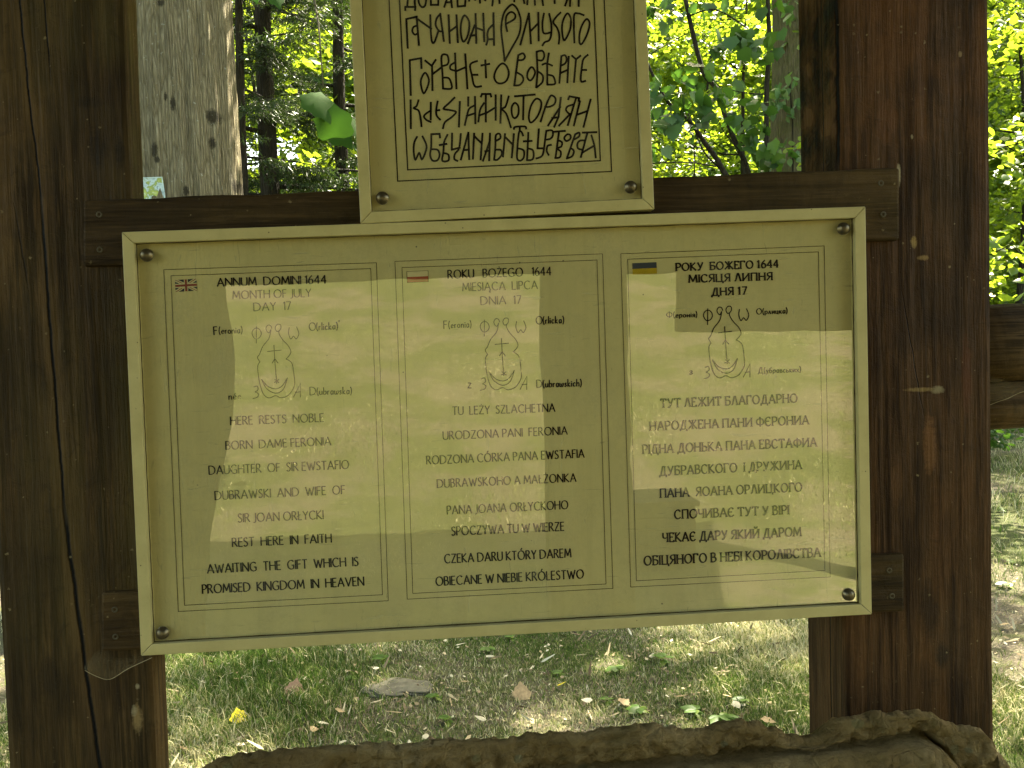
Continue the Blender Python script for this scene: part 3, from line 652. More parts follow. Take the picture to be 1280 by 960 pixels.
flag([(790.3, 329), (820.7, 327.7), (821.2, 342), (790.8, 343.3)], ukr, 'flag_print', 'Ukrainian flag, blue over yellow')
RW = .00075
for q in (((204.7, 337.1), (470.5, 328.4), (485.3, 750.9), (222.8, 764.4)), ((213.7, 344.7), (463.4, 335.7), (478.1, 743.4), (230.6, 756.6)),
          ((493.7, 326.7), (753.2, 317.3), (766.1, 735.5), (509, 749)), ((502.5, 334.5), (746.3, 325), (757.5, 730), (516, 741.7)),
          ((776, 317.2), (1030.2, 307.4), (1037.7, 721.2), (788.4, 733.8)), ((784.6, 324), (1023, 314.8), (1031.2, 713.1), (795.5, 726))):
    rules = Ink(); border(rules, q, RW); rules.build('column_border', M_LINE, big)
for t, a, b, c, wt in (('ANNUM  DOMINI 1644', (271.8, 357.9), (407.7, 354), 9.7, .15), ('MONTH OF JULY', (291.2, 373.7), (388.7, 370.8), 9.6, .11), ('DAY  17', (317.5, 388.6), (363.6, 386.9), 9.6, .11),
    ('F', (267.5, 418.4), (271.5, 418.2), 9.6, .15), ('(eronia)', (274, 417.2), (302.8, 416.3), 8.6, .12), ('O', (386.6, 413.2), (394.6, 413), 9.5, .11), ('(rlicka)', (395.8, 412.4), (422, 411.4), 8.8, .14),
    ('née', (286.2, 499.4), (301, 498.6), 9, .11), ('D', (387.5, 493.7), (395, 493.5), 9.6, .11), ('(ubrawska)', (396.5, 493.3), (439.5, 492.4), 8.8, .12),
    ('HERE  RESTS  NOBLE', (288.4, 531.1), (404.6, 526.9), 10, .12), ('BORN  DAME FERONIA', (282.5, 561.9), (413.6, 556.4), 10, .12), ('DAUGHTER  OF  SIR EWSTAFIO', (261.5, 593.1), (436, 585.7), 10.4, .12),
    ('DUBRAWSKI  AND  WIFE  OF', (269, 624.7), (431.2, 617.3), 10.4, .12), ('SIR JOAN ORŁYCKI', (298, 652.8), (404, 648.5), 10.4, .12), ('REST  HERE  IN  FAITH', (290.8, 683.4), (414.2, 677.9), 10.6, .14),
    ('AWAITING  THE  GIFT  WHICH  IS', (259.6, 716.6), (447.7, 707), 10.8, .14), ('PROMISED  KINGDOM  IN  HEAVEN', (253.3, 741.9), (454.8, 731.7), 10.8, .14)):
    write(big, t, a, b, c, wt)
for t, a, b, c, wt in (('ROKU   BOŻEGO   1644', (560.2, 348), (688.8, 343.8), 10, .14), ('MIESIĄCA  LIPCA', (578.4, 363.8), (671.8, 360.8), 9.8, .115), ('DNIA  17', (601.2, 380.8), (651.4, 379.4), 9.8, .115),
    ('F', (554.9, 410.9), (558.6, 410.8), 9.6, .11), ('(eronia)', (561, 410), (589, 409), 8.6, .11), ('O', (670.2, 405.2), (677.8, 405), 9.5, .12), ('(rlicka)', (679, 404.4), (704.8, 403.7), 8.8, .14),
    ('z', (585, 485), (589, 484.9), 13, .1), ('D', (671, 484.5), (677.4, 484.3), 9.5, .13), ('(ubrawskich)', (679, 484), (726.8, 482.5), 8.8, .15),
    ('TU  LEŻY  SZLACHETNA', (566, 518.5), (693.6, 514.4), 9.9, .125), ('URODZONA PANI  FERONIA', (554.1, 549.5), (709.1, 542.9), 9.9, .125), ('RODZONA CÓRKA PANA EWSTAFIA', (533.5, 580.4), (730.2, 571.8), 10.2, .13),
    ('DUBRAWSKOHO A MAŁŻONKA', (546.8, 609.6), (720, 601.9), 10.2, .125), ('PANA JOANA ORŁYCKOHO', (559.2, 642.9), (709.9, 636), 10.4, .125), ('SPOCZYWA TU W WIERZE', (564.9, 669.2), (705, 663.1), 10.6, .14),
    ('CZEKA DARU KTÓRY DAREM', (556, 703.8), (713.7, 696.4), 10.8, .14), ('OBIECANE W NIEBIE KRÓLESTWO', (545.2, 732), (729.4, 722.6), 10.8, .14)):
    write(big, t, a, b, c, wt, gap=.22)
for t, a, b, c, wt in (('РОКУ  БОЖЕГО 1644', (845.1, 338.6), (972.8, 334.1), 9.3, .2), ('МІСЯЦЯ ЛИПНЯ', (861.2, 353.1), (965.3, 349.9), 9.3, .2), ('ДНЯ 17', (889.9, 369.5), (933.5, 367.7), 9.3, .2),
    ('Ф(еронія)', (833.2, 397), (871.2, 396.2), 7.2, .15), ('О(рлицка)', (945.8, 392.9), (984, 391.4), 7.2, .16), ('з', (862, 468), (865.6, 467.9), 9, .14), ('Д(убравських)', (947.8, 466.5), (1000.8, 464.8), 7.2, .15),
    ('ТУТ.ЛЕЖИТ БЛАГОДАРНО'.replace('.', ' '), (826.1, 509.6), (996.4, 502.9), 10.8, .155), ('НАРОДЖЕНА ПАНИ ФЄРОНИА', (812.5, 538.1), (1010.7, 530.1), 10.8, .155), ('РІДНА ДОНЬКА ПАНА ЕВСТАФИА', (803.5, 567.2), (1020.7, 557.9), 11, .155),
    ('ДУБРАВСКОГО  І ДРУЖИНА', (824.8, 594.3), (1001.9, 586), 11, .155), ('ПАНА  ЯОАНА ОРЛИЦКОГО', (825.4, 622), (1002.3, 614.1), 11, .155), ('СПОЧИВАЄ ТУТ У ВІРІ', (843.5, 648.5), (986.1, 642.5), 11, .165),
    ('ЧЕКАЄ ДАРУ ЯКИЙ ДАРОМ', (828.6, 677.6), (1001.3, 669.9), 11.2, .165), ('ОБІЦЯНОГО В НЕБІ КОРОЛІВСТВА', (805.4, 706.6), (1025.5, 695.8), 11.4, .165)):
    write(big, t, a, b, c, wt, True, gap=.2)
emblem(big, ((320.8, 417), (367.2, 416.4), (344.5, 495.1)), .00105)
emblem(big, ((605.9, 408.6), (651.2, 408.6), (628.2, 485.1)), .0012)
emblem(big, ((885, 394.4), (929.8, 393.5), (907.6, 470.1)), .0014)

up = board('notice_board', 'tall cream framed board of old handwritten lettering standing on the top rail', [(410, -560), (785, -585), (818, 261.5), (450.5, 279.6)], None, [(478, 247.7), (788.2, 234), (440, -515), (757, -535)])
ub = Ink()
border(ub, [(460.5, -545), (731, -562), (764.5, 214.3), (497.1, 226.4)], .0015); border(ub, [(474, -532), (720, -548), (750.4, 200.8), (509.6, 212.3)], .0017)
ub.build('border', M_INK, up)
TR = [
(500, 0, 9.846, [
 '65,125 65,85 190,85 185,125', '102,-60 88,85', '178,-60 185,85', '~222,-60 235,40 272,88 312,60 328,-60', '380,-80 380,60 470,60 475,-60', '545,85 585,-40', '640,90 622,-60', '570,30 625,25', '705,-60 710,80 800,72 810,-60',
 '850,10 860,-40', '925,0 930,-50', '985,35 980,-40', '1050,5 1060,-40', '1135,70 1150,-40', '1225,40 1220,-40',
 '95,590 78,235 205,205 233,555', '~208,315 165,335 152,385 180,425 214,415', '225,240 385,355', '~372,185 380,400 395,515 425,515 470,390', '~498,170 450,230 440,310 480,380 522,385', '495,170 540,505', '598,185 613,530', '612,385 695,325', '695,185 712,520',
 'o795,190 755,270 747,400 775,510 820,470 850,370 850,260', '835,535 920,310', '930,170 940,530', '865,440 935,430', '945,345 1030,375', '1025,165 1038,510', '1150,160 1158,555', '~1150,300 1095,355 1075,420 1080,490 1062,552', '1085,485 1152,480']),
(620, 0, 9.846, [
 '225,20 225,-40', '350,40 330,-40', '385,55 390,-40', '480,60 475,-40', '580,65 565,-40', '722,40 720,-40', '850,70 880,-10 895,-60', '910,75 915,-40', '1018,75 1018,-40',
 '~108,745 75,480 65,330 95,170 150,90 205,55 260,110 300,220 302,340 272,450 200,580 112,740', '~138,385 120,290 130,195 185,147 235,180 225,235 130,290', '300,550 405,165 430,535', '435,375 520,285', '522,155 525,500',
 '~590,165 572,280 580,395 620,412 680,395', '~655,170 680,300 680,420 655,495 600,520 572,560', '~795,155 745,205 705,272 750,340 780,430 772,540', 'o880,165 830,240 812,350 832,490 870,460 915,350 920,230', '~965,525 960,200 1010,165 1080,187', 'o1115,235 1060,310 1028,420 1030,530 1065,530 1130,400 1152,285']),
(500, 60, 9.846, [
 '133,580 120,150 260,125 265,250', 'o310,305 265,370 257,450 290,558 338,480 355,385', '310,155 390,220 440,145', '395,220 400,520', '410,315 515,235', '~530,500 522,300 512,100 580,88 598,160 578,205 520,222', '~535,365 600,372 632,440 630,500 535,500', '678,65 695,500', '~670,180 622,215 622,260 682,280',
 '695,285 800,240', '803,75 830,500', '~950,160 865,205 885,340 920,470 1000,470', '900,330 955,330', '1050,150 1060,365', '1000,215 1100,195']),
(620, 60, 9.846, [
 'o75,190 10,255 -22,350 8,422 70,435 130,400 157,310 130,225', '105,160 118,140', '275,90 225,460', '~275,90 330,65 357,108 330,145 280,150', '~255,300 320,340 335,400 290,455 222,460', 'o440,235 395,285 385,360 420,400 460,360 480,290', '500,45 512,300 495,485', '~500,45 570,35 595,90 570,150 515,150', '~520,290 575,340 570,420 500,485',
 '650,65 630,200 632,450', '~570,205 620,190 692,217', '~640,330 700,345 725,400 720,445 635,450', '805,100 780,430', '~805,100 850,90 870,140 850,190 795,220', '790,310 880,270', '895,105 878,425', '935,95 985,140 1040,95', '985,140 960,420', '~1130,85 1075,140 1055,250 1045,405 1100,405', '1060,270 1112,270']),
(500, 110, 9.6, [
 '127,145 130,485', '~222,145 200,215 165,243 222,270 245,350 258,460', '370,175 368,380', '~370,270 310,310 288,345 320,385 370,408', '~452,160 435,260 440,330 482,380', '432,270 475,265', '~655,115 590,180 522,248 600,265 672,288 620,350 540,410 515,485', '718,165 707,465', '820,110 818,215', '900,105 905,425', '~895,210 830,250 800,350 778,445', '800,335 895,305',
 '~1010,180 962,260 940,405', '950,330 1030,300', '970,105 985,72 1085,72 1095,105', '1030,72 1030,405', '1030,305 1150,230', '1148,85 1148,385', '1215,85 1205,420', '~205,585 170,660 165,770 185,860 230,780 262,855 302,780 318,690 270,580', '~375,555 375,700 362,800 390,870 450,865 475,800 450,742 380,735', '375,555 475,550 480,595', '~570,560 530,650 520,770 508,872 580,870 580,800 520,780', '475,685 560,670',
 '625,545 622,740 720,715', '~730,550 710,720 660,790 652,850 690,875', '730,860 820,535 830,855', '770,745 828,740', '890,545 875,850', '890,575 975,660', '990,545 968,860', '995,875 1080,630', '1080,545 1070,870', '1020,760 1075,750', '~1130,860 1145,700 1150,570 1195,550 1205,600 1160,630', '~1150,740 1210,745 1220,800 1170,860 1130,860']),
(620, 110, 9.143, [
 '~145,95 110,210 70,240 120,300 170,450', 'o215,170 180,220 185,310 215,345 255,300 255,210', '215,95 445,75', '315,90 310,360', 'o455,125 400,205 375,330 400,395 470,330 515,220 510,145', '~510,385 560,230 610,110 640,85 680,120 670,180 620,212 560,217', '740,110 715,330 665,445', '595,430 735,215', '640,345 705,335', '915,115 820,425', '~880,190 820,210 800,250 830,290 852,300', '845,300 720,430', '825,130 840,95 950,115 945,150', '960,150 890,430', '930,305 1040,265', '1082,130 1000,445',
 '103,525 80,785', '110,565 185,640', '205,525 180,795', '~310,545 290,500 262,512 245,680 242,805 280,830 318,790 315,712 250,690', '~205,470 220,445 330,440 345,465', '272,445 272,480', '370,510 355,825', '315,610 410,605', '~360,690 420,710 430,780 410,820 355,825', '490,470 475,690 540,690', '~575,490 555,640 530,770 460,805', '~575,490 640,485 650,540 620,580 560,592', '~630,650 590,662 580,720 602,765',
 '665,500 790,490', '720,500 680,800', '~720,600 755,622 745,670 700,690 740,730 730,790 675,800', 'o815,530 780,570 805,606 850,580 850,540', '905,530 810,805', '~905,530 950,510 950,552 890,590', '~860,690 890,720 870,780 808,805', '1045,510 970,790', '~1020,600 960,602 930,640 938,690 985,705', '990,510 1150,505', '~1090,540 1125,660 1140,795', '985,740 1120,660'])]
for ox, oy, sc, st in TR:
    hw = Ink()
    for s in st:
        k = s[0] if s[0] in '~o' else ''
        P = [tuple(float(q) for q in p.split(',')) for p in s[len(k):].split()]
        W = [ip(ox+x/sc, oy+y/sc) for x, y in P]
        if k: hw.line(smooth(W, 5, k == 'o'), .0027)
        else:
            for i in range(len(W)-1): hw.line(W[i:i+2], .0028)
    hw.build('handwritten_lettering', M_INK, up)

# ------------------------------------------------------------------ stone in front of the posts
def stone():
    SY = -.16
    prof = [(225, 985), (255, 962), (262, 958), (276, 951), (297, 947), (328, 944), (372, 942), (421, 937), (472, 934), (506, 937), (544, 929), (586, 930), (600, 929.7), (631, 929), (662, 922), (703, 920), (725, 922), (756, 915.6), (800, 910), (825, 911), (850, 915.6), (869, 916), (894, 912), (912, 906), (931, 904.7), (956, 910), (980, 918), (1007, 925), (1030, 922), (1041, 914), (1052, 905), (1068, 900.6), (1088, 900), (1097, 895), (1120, 894), (1142, 894), (1155, 892), (1168, 896), (1181, 904), (1203, 912), (1219, 910), (1232, 916), (1243, 925), (1247, 943), (1261, 951), (1264, 962), (1275, 985)]
    P = [px(u, v, SY) for u, v in prof]; xs = np.array([p.x for p in P]); zs = np.array([p.z for p in P])
    # lower front shelf: its upper edge follows the dark groove
    gp = [(225, 1010), (600, 975), (760, 962), (870, 951), (1010, 936), (1090, 930), (1150, 922), (1168, 926), (1185, 945), (1196, 975), (1275, 1010)]
    gp = [px(u, v, SY) for u, v in gp]; gx = np.array([p.x for p in gp]); gzz = np.array([p.z for p in gp])
    X = np.arange(xs[0], xs[-1]+1e-6, .0025); nx = len(X)
    top = np.interp(X, xs, zs); gr = np.interp(X, gx, gzz)
    def fbm(x, z, s):
        o = 0
        for k in range(5): o = o+np.sin(x*s*1.9**k*1.1+k*2.1+np.sin(z*s*1.9**k*.9+k))*np.sin(z*s*1.9**k+k*1.3+np.sin(x*s*1.9**k*.7))*.55**k
        return o
    rows = []                                # (z, y) per column from back top, over the rim, down the face
    rim_t = .055
    def add(z, y): rows.append(np.stack([X, y, z], -1))
    one = np.ones(nx)
    add(0*one-.02, SY+.17*one); add(top*.5, SY+.17*one); add(top-.10, SY+.15*one+.004*fbm(X, top, 40)); add(top-.05, SY+.09*one); add(top-.026+.002*fbm(X, X*0+.3, 90), SY+.06*one); add(top-.008+.002*fbm(X, X*0+.7, 120), SY+.03*one); add(top+.0028*fbm(X, X*0, 140), SY+.012*one); add(top-.003, SY+.004*fbm(X, top, 60)); add(top-.010, SY+.006*fbm(X, top, 30)*.5+.002*fbm(X, top, 130))
    for t in np.linspace(.12, 1, 16):
        z = top-.010+(gr+.004-top+.010)*t; add(z, SY+.006*fbm(X, z, 26)+.004*fbm(X+3, z, 90)+.0022*fbm(X+9, z, 210)-.003+.014*max(0, (t-.6)/.4)**2)
    add(gr, SY+.03*one); add(gr-.003, SY+.028*one); add(gr-.004, SY+.002*one)
    for k, dz in enumerate((.000, .003, .007, .012, .018, .024, .03, .037, .044, .052, .062, .075, .09, .12, .18, .3, .5, .8)):
        z = np.maximum(gr-.002-dz, -.02); add(z, SY-.022*(1-np.exp(-(dz+.001)/.006))-.012+.005*fbm(X, z, 24)+.0035*fbm(X+5, z, 95)+.0022*fbm(X+7, z, 230)-.03*min(1, dz/.5))
    add(0*one-.03, SY-.08*one)
    V = np.stack(rows, 0); nr = len(rows); i = np.arange(nr*nx).reshape(nr, nx)
    Q = np.stack([i[:-1, :-1], i[:-1, 1:], i[1:, 1:], i[1:, :-1]], -1).reshape(-1, 4)[:, ::-1]
    cl = np.concatenate([i[:, 0]])[None, :]; cr = i[:, -1][::-1][None, :]
    m, nt, b = new_mat('rough ochre sandstone', .92, .12); v = coords(nt)
    n1 = noise(nt, v, 9, 6, .65); n2 = noise(nt, v, 60, 5, .7); n3 = noise(nt, v, 190, 5, .8)
    c = ramp(nt, n1, [(.3, (.21, .142, .055)), (.5, (.37, .258, .105)), (.72, (.52, .39, .19))])
    c = mix(nt, rampf(nt, n2, .5, .72, 0, .6), c, (.085, .065, .025))
    c = mix(nt, rampf(nt, noise(nt, v, 14, 4, .6, .5), .52, .68, 0, .35), c, (.13, .115, .034))
    vor = nd(nt, 'TexVoronoi'); vor.inputs['Scale'].default_value = 24; nt.links.new(v, vor.inputs['Vector'])
    sc = nd(nt, 'SeparateColor'); nt.links.new(vor.outputs['Color'], sc.inputs[0])
    f = math_(nt, 'MULTIPLY', rampf(nt, math_(nt, 'ADD', vor.outputs['Distance'], math_(nt, 'MULTIPLY_ADD', n2, .3, -.15)), .13, .2, 1, 0), rampf(nt, sc.outputs[0], .70, .76))
    c = mix(nt, math_(nt, 'MULTIPLY', f, .65), c, (.25, .23, .10))
    for (u, vv, ru, rv) in ((1119, 918, 3, 6), (1146, 918, 3.5, 6), (1193, 937, 7, 8), (1208, 936, 5, 4), (648, 946, 6, 6), (905, 930, 5, 5)):
        p = px(u, vv, SY); sep = nd(nt, 'SeparateXYZ'); nt.links.new(v, sep.inputs[0]); k = (DIST+SY)/F
        dx = math_(nt, 'DIVIDE', math_(nt, 'SUBTRACT', sep.outputs[0], p.x), ru*k); dz = math_(nt, 'DIVIDE', math_(nt, 'SUBTRACT', sep.outputs[2], p.z), rv*k)
        d = math_(nt, 'ADD', math_(nt, 'ADD', math_(nt, 'MULTIPLY', dx, dx), math_(nt, 'MULTIPLY', dz, dz)), math_(nt, 'MULTIPLY_ADD', n3, 1.6, -.8))
        c = mix(nt, rampf(nt, d, .5, 1.1, .8, 0), c, (.34, .31, .17))
    setin(nt, b.inputs['Base Color'], c); ve = nd(nt, 'TexVoronoi', feature='DISTANCE_TO_EDGE'); ve.inputs['Scale'].default_value = 55; nt.links.new(v, ve.inputs['Vector'])
    pit = rampf(nt, ve.outputs['Distance'], 0, .12)
    bump(nt, b, math_(nt, 'ADD', math_(nt, 'MULTIPLY', pit, .28), math_(nt, 'ADD', n2, math_(nt, 'MULTIPLY', n3, .9))), 1., .022)
    o = np_mesh('stone_slab', V.reshape(-1, 3), [Q, cl, cr], m, smooth=True)
    tag(o, 'rough ochre stone slab with chipped wavy top below the wide board', 'stone slab')
stone()

# ------------------------------------------------------------------ leaves
def leaf_tpl(kind):
    if kind == 'maple':
        an = [(0, .02), (.14, .03), (.36, -.02), (.40, .14), (.54, .36), (.50, .46), (.38, .54), (.33, .70), (.17, .78), (0, 1.0), (-.17, .78), (-.33, .70), (-.38, .54), (-.50, .46), (-.54, .36), (-.40, .14), (-.36, -.02), (-.14, .03)]
        V = [(x, y, -.10*abs(x)-.12*(y-.3)**2) for x, y in an]+[(0, .3, .03)]; n = len(an)
        Fc = [(i, (i+1) % n, n) for i in range(n)]
    elif kind == 'leaf':
        V = [(0, 0, 0), (.30, .25, -.05), (.27, .6, -.06), (0, 1, -.1), (-.27, .6, -.06), (-.30, .25, -.05), (0, .45, .03)]
        Fc = [(i, (i+1) % 6, 6) for i in range(6)]
    elif kind == 'quad':
        V = [(0, 0, 0), (.36, .45, -.06), (0, 1, 0), (-.36, .45, -.06)]; Fc = [(0, 1, 2), (0, 2, 3)]
    else:                                    # needle spray
        V = [(0, 0, 0), (.09, .25, 0), (.03, 1, 0), (-.03, 1, 0), (-.09, .25, 0)]; Fc = [(0, 1, 2), (0, 2, 3), (0, 3, 4)]
    return np.array(V, float), np.array(Fc)
def leaf_cloud(P, size, kind, up=.6, axis=None, droop=.3):
    """P (n,3) leaf bases; returns verts, tris, per-vertex random value"""
    n = len(P); T, Fc = leaf_tpl(kind)
    nrm = rng.normal(0, 1, (n, 3)); nrm /= np.linalg.norm(nrm, axis=1)[:, None]
    nrm = nrm*(1-up)+np.array([0, 0, up]); nrm /= np.linalg.norm(nrm, axis=1)[:, None]
    d = rng.normal(0, 1, (n, 3)) if axis is None else axis+rng.normal(0, .35, (n, 3)); d[:, 2] -= droop
    d -= (d*nrm).sum(1)[:, None]*nrm; d /= np.maximum(1e-6, np.linalg.norm(d, axis=1))[:, None]
    s = np.cross(d, nrm); sz = size*rng.uniform(.6, 1.25, n)
    V = P[:, None]+sz[:, None, None]*(T[None, :, 0:1]*s[:, None]+T[None, :, 1:2]*d[:, None]+T[None, :, 2:3]*nrm[:, None])
    K = len(T); I = (np.arange(n)[:, None, None]*K+Fc[None]).reshape(-1, 3)
    return V.reshape(-1, 3), I, np.repeat(rng.random(n), K)
def cloud_obj(name, parts, mat, parent):
    V, I, A = [], [], []; o = 0
    for v, i, a in parts: V.append(v); I.append(i+o); A.append(a); o += len(v)
    return np_mesh(name, np.concatenate(V), [np.concatenate(I)], mat, parent, {'rnd': np.concatenate(A)})
def around(c, n, r, flat=.6):
    d = rng.normal(0, 1, (n, 3)); d /= np.linalg.norm(d, axis=1)[:, None]
    return np.array(c)+d*(rng.random(n)**.45)[:, None]*r*np.array([1, 1, flat])
def bent(p0, p1, k=6, amp=.06):
    p0, p1 = np.array(p0, float), np.array(p1, float); L = np.linalg.norm(p1-p0)
    o = rng.normal(0, amp*L, (2, 3)); o[:, 2] *= .4; out = []
    for i in range(k+1):
        t = i/k; out.append(p0+(p1-p0)*t+o[0]*math.sin(math.pi*t)+o[1]*.4*math.sin(2*math.pi*t))
    return out
def leafy_tree(name, label, x, y, h, r_trunk, z_lo, spread, n_leaf, size, kind='quad', mat=None, bk=None, group=None, lean=(0, 0), limbs=12, clump=.55, flat=.55, up=.55, cat='tree', per=None):
    z0 = float(gz(x, y)); root = empty(name, (x, y, z0), label, cat, group); mat = mat or M_LEAF; bk = bk or M_BARK_DARK
    top = (x+lean[0], y+lean[1], z0+h*.93)
    tr = bent((x, y, z0-.08), top, 9, .02); mb = MB(); mb.tube(tr, [r_trunk*(1.25 if i == 0 else 1)*(1-.85*i/9) for i in range(10)], 9)
    tips = []
    lm = MB()
    for k in range(limbs):
        t = (z_lo+ (1-z_lo)*((k+.5)/limbs)); q = min(8, int(t*9)); a = tr[q]*(1-(t*9-q))+tr[q+1]*(t*9-q) if q < 9 else tr[9]
        an = k*2.4+rng.uniform(-.5, .5); rr = spread*(1-.55*max(0, t-.35))*rng.uniform(.65, 1.1)
        b = a+np.array([math.cos(an)*rr, math.sin(an)*rr, rng.uniform(-.05, .35)*rr]); pts = bent(a, b, 5, .06)
        rb = max(.008, r_trunk*.34*(1-t*.6)); lm.tube(pts, [rb*(1-.8*i/5) for i in range(6)], 5)
        tips += [pts[2], pts[3], pts[4], pts[5]]
        for j in range(3):
            c = pts[2+j]; e = c+rng.normal(0, 1, 3)*np.array([.5, .5, .3])*rr*.45; lm.tube([c, (c+e)/2+rng.normal(0, .04, 3), e], [rb*.4, rb*.25, .004], 4, False); tips.append(e)
    t0 = mb.build('trunk', bk, root, smooth=True)
    lo = lm.build('limbs', bk, root, smooth=True)
    per = max(1, n_leaf//len(tips)); P = np.concatenate([around(c, per, clump, flat) for c in tips])
    P = P[P[:, 2] > z0+.05]
    cloud_obj('crown', [leaf_cloud(P, size, kind, up)], mat, root)
    return root

# big grey trunk just behind the left post
def big_tree():
    Y = 5.0; c = px(226, 240, Y); c0 = px(222, 0, Y); k = (DIST+Y)/F; R = 71*k
    root = empty('broadleaf_tree', (c.x, Y, 0), 'big grey fissured tree trunk rising right behind the left post', 'tree')
    V = []; n = 96; zs = np.linspace(-.1, 9, 150); lean = -.002
    for z in zs:
        rr = R*(1-.03*(z-2.5))*(1+.28*math.exp(-max(z, 0)*2.2))
        for j in range(n):
            a = 2*math.pi*j/n
            f = .020*math.sin(a*17+math.sin(z*1.7)*1.3+1.2*math.sin(z*.9+a*3))+.014*math.sin(a*31+1.7*math.sin(z*2.9+a))+.008*math.sin(a*5+z*.8)+.008*math.sin(a*43+z*3)
            V.append((c.x+lean*(z-2.5)+(rr+R*f*1.3)*math.cos(a), Y+(rr+R*f*1.3)*math.sin(a), z))
    i = np.arange(len(V)).reshape(len(zs), n); j = np.roll(i, -1, 1)
    Q = np.stack([i[:-1], j[:-1], j[1:], i[1:]], -1).reshape(-1, 4)
    np_mesh('trunk', np.array(V), [Q], M_BARK, root, smooth=True)
    lm = MB(); tips = []
    for k in range(15):
        an = k*2.4+.3; z = 5.6+.24*k; a = np.array([c.x, Y, z]); rr = rng.uniform(2.2, 4.2)
        b = a+np.array([math.cos(an)*rr+.6, math.sin(an)*rr+.5, rng.uniform(.4, 1.4)]); pts = bent(a, b, 6, .05); lm.tube(pts, [.13*(1-.85*q/6) for q in range(7)], 6)
        tips += pts[2:]
        for _ in range(3): tips.append(pts[4]+rng.normal(0, .7, 3))
    # one low limb that hangs down behind the tall board
    g = [np.array(q) for q in (Vector((c.x, Y, 4.3)), px(250, -330, 4.2), px(330, -220, 3.0), px(380, -70, 2.35), px(398, 30, 2.2), px(404, 108, 2.15))]
    lm.tube(g, [.05, .03, .018, .009, .004, .0025], 6)
    lm.build('limbs', M_BARK, root, smooth=True)
    P = np.concatenate([around(t, 75, .95, .6) for t in tips])
    P = P[P[:, 2] > 1.9+.42*(P[:, 1]+DIST)]
    cloud_obj('crown', [leaf_cloud(P, .15, 'quad', .6)], M_LEAF, root)
    # the big drooping leaves at the end of that limb
    tl = []
    T, Fc = leaf_tpl('maple')
    for (u, v, u2, v2, sw, tw) in ((388, 114, 414, 152, 40, .25), (404, 138, 440, 186, 46, -.3), (428, 146, 462, 172, 38, .35), (338, -18, 350, 9, 26, .1), (318, -22, 320, 4, 22, -.2), (372, -32, 368, -2, 26, .2)):
        a = np.array(px(u, v, 2.2+tw*.1)); b = np.array(px(u2, v2, 2.12)); d = b-a; L = np.linalg.norm(d); d /= L
        nn = np.array([tw, -.8, .45]); nn -= nn@d*d; nn /= np.linalg.norm(nn); s = np.cross(d, nn); wd = sw/F*3.35
        tl.append((a+T[:, 0:1]*s*wd+T[:, 1:2]*d*L+T[:, 2:3]*nn*L*1.2, Fc, np.full(len(T), .55+.3*tw)))
    cloud_obj('hanging_leaves', tl, M_LEAF_MID, root)
    return c, Y, R
BT = big_tree()

# small printed plate on that trunk
def plate():
    c, Y, R = BT; a = [px(176, 222, Y-R*1.06), px(203, 221, Y-R*1.06), px(207, 249, Y-R*1.0), px(177, 250, Y-R*1.0)]
    m, nt, b = new_mat('printed trail plate', .4, .4); v = coords(nt)
    n1 = noise(nt, v, 14, 4, .6, .6); n2 = noise(nt, v, 32, 3, .6)
    cc = ramp(nt, n1, [(.34, (.16, .24, .25)), (.46, (.42, .52, .55)), (.52, (.20, .26, .08)), (.6, (.33, .38, .07)), (.68, (.50, .58, .62))])
    cc = mix(nt, rampf(nt, n2, .62, .68, 0, .8), cc, (.05, .10, .11)); setin(nt, b.inputs['Base Color'], cc)
    mb = MB(); d = Vector((0, .006, 0)); mb.v = [tuple(p) for p in a]+[tuple(p+d) for p in a]
    mb.f = [(0, 1, 2, 3), (7, 6, 5, 4), (0, 4, 5, 1), (1, 5, 6, 2), (2, 6, 7, 3), (3, 7, 4, 0)]
    o = mb.build('trail_plate', m); tag(o, 'small pale blue and green printed plate on the big grey trunk', 'plate')
    fr = MB(); e = Vector((0, -.003, 0)); w_ = .012
    ctr = (a[0]+a[1]+a[2]+a[3])/4
    for i in range(4):
        p, q = a[i]+e, a[(i+1) % 4]+e; p2, q2 = p+(ctr-p)*.09, q+(ctr-q)*.09; fr.quad(p, q, q2, p2)
    fr.build('border', plain('pale plate edge', (.42, .52, .50), .5, .4), o)
plate()

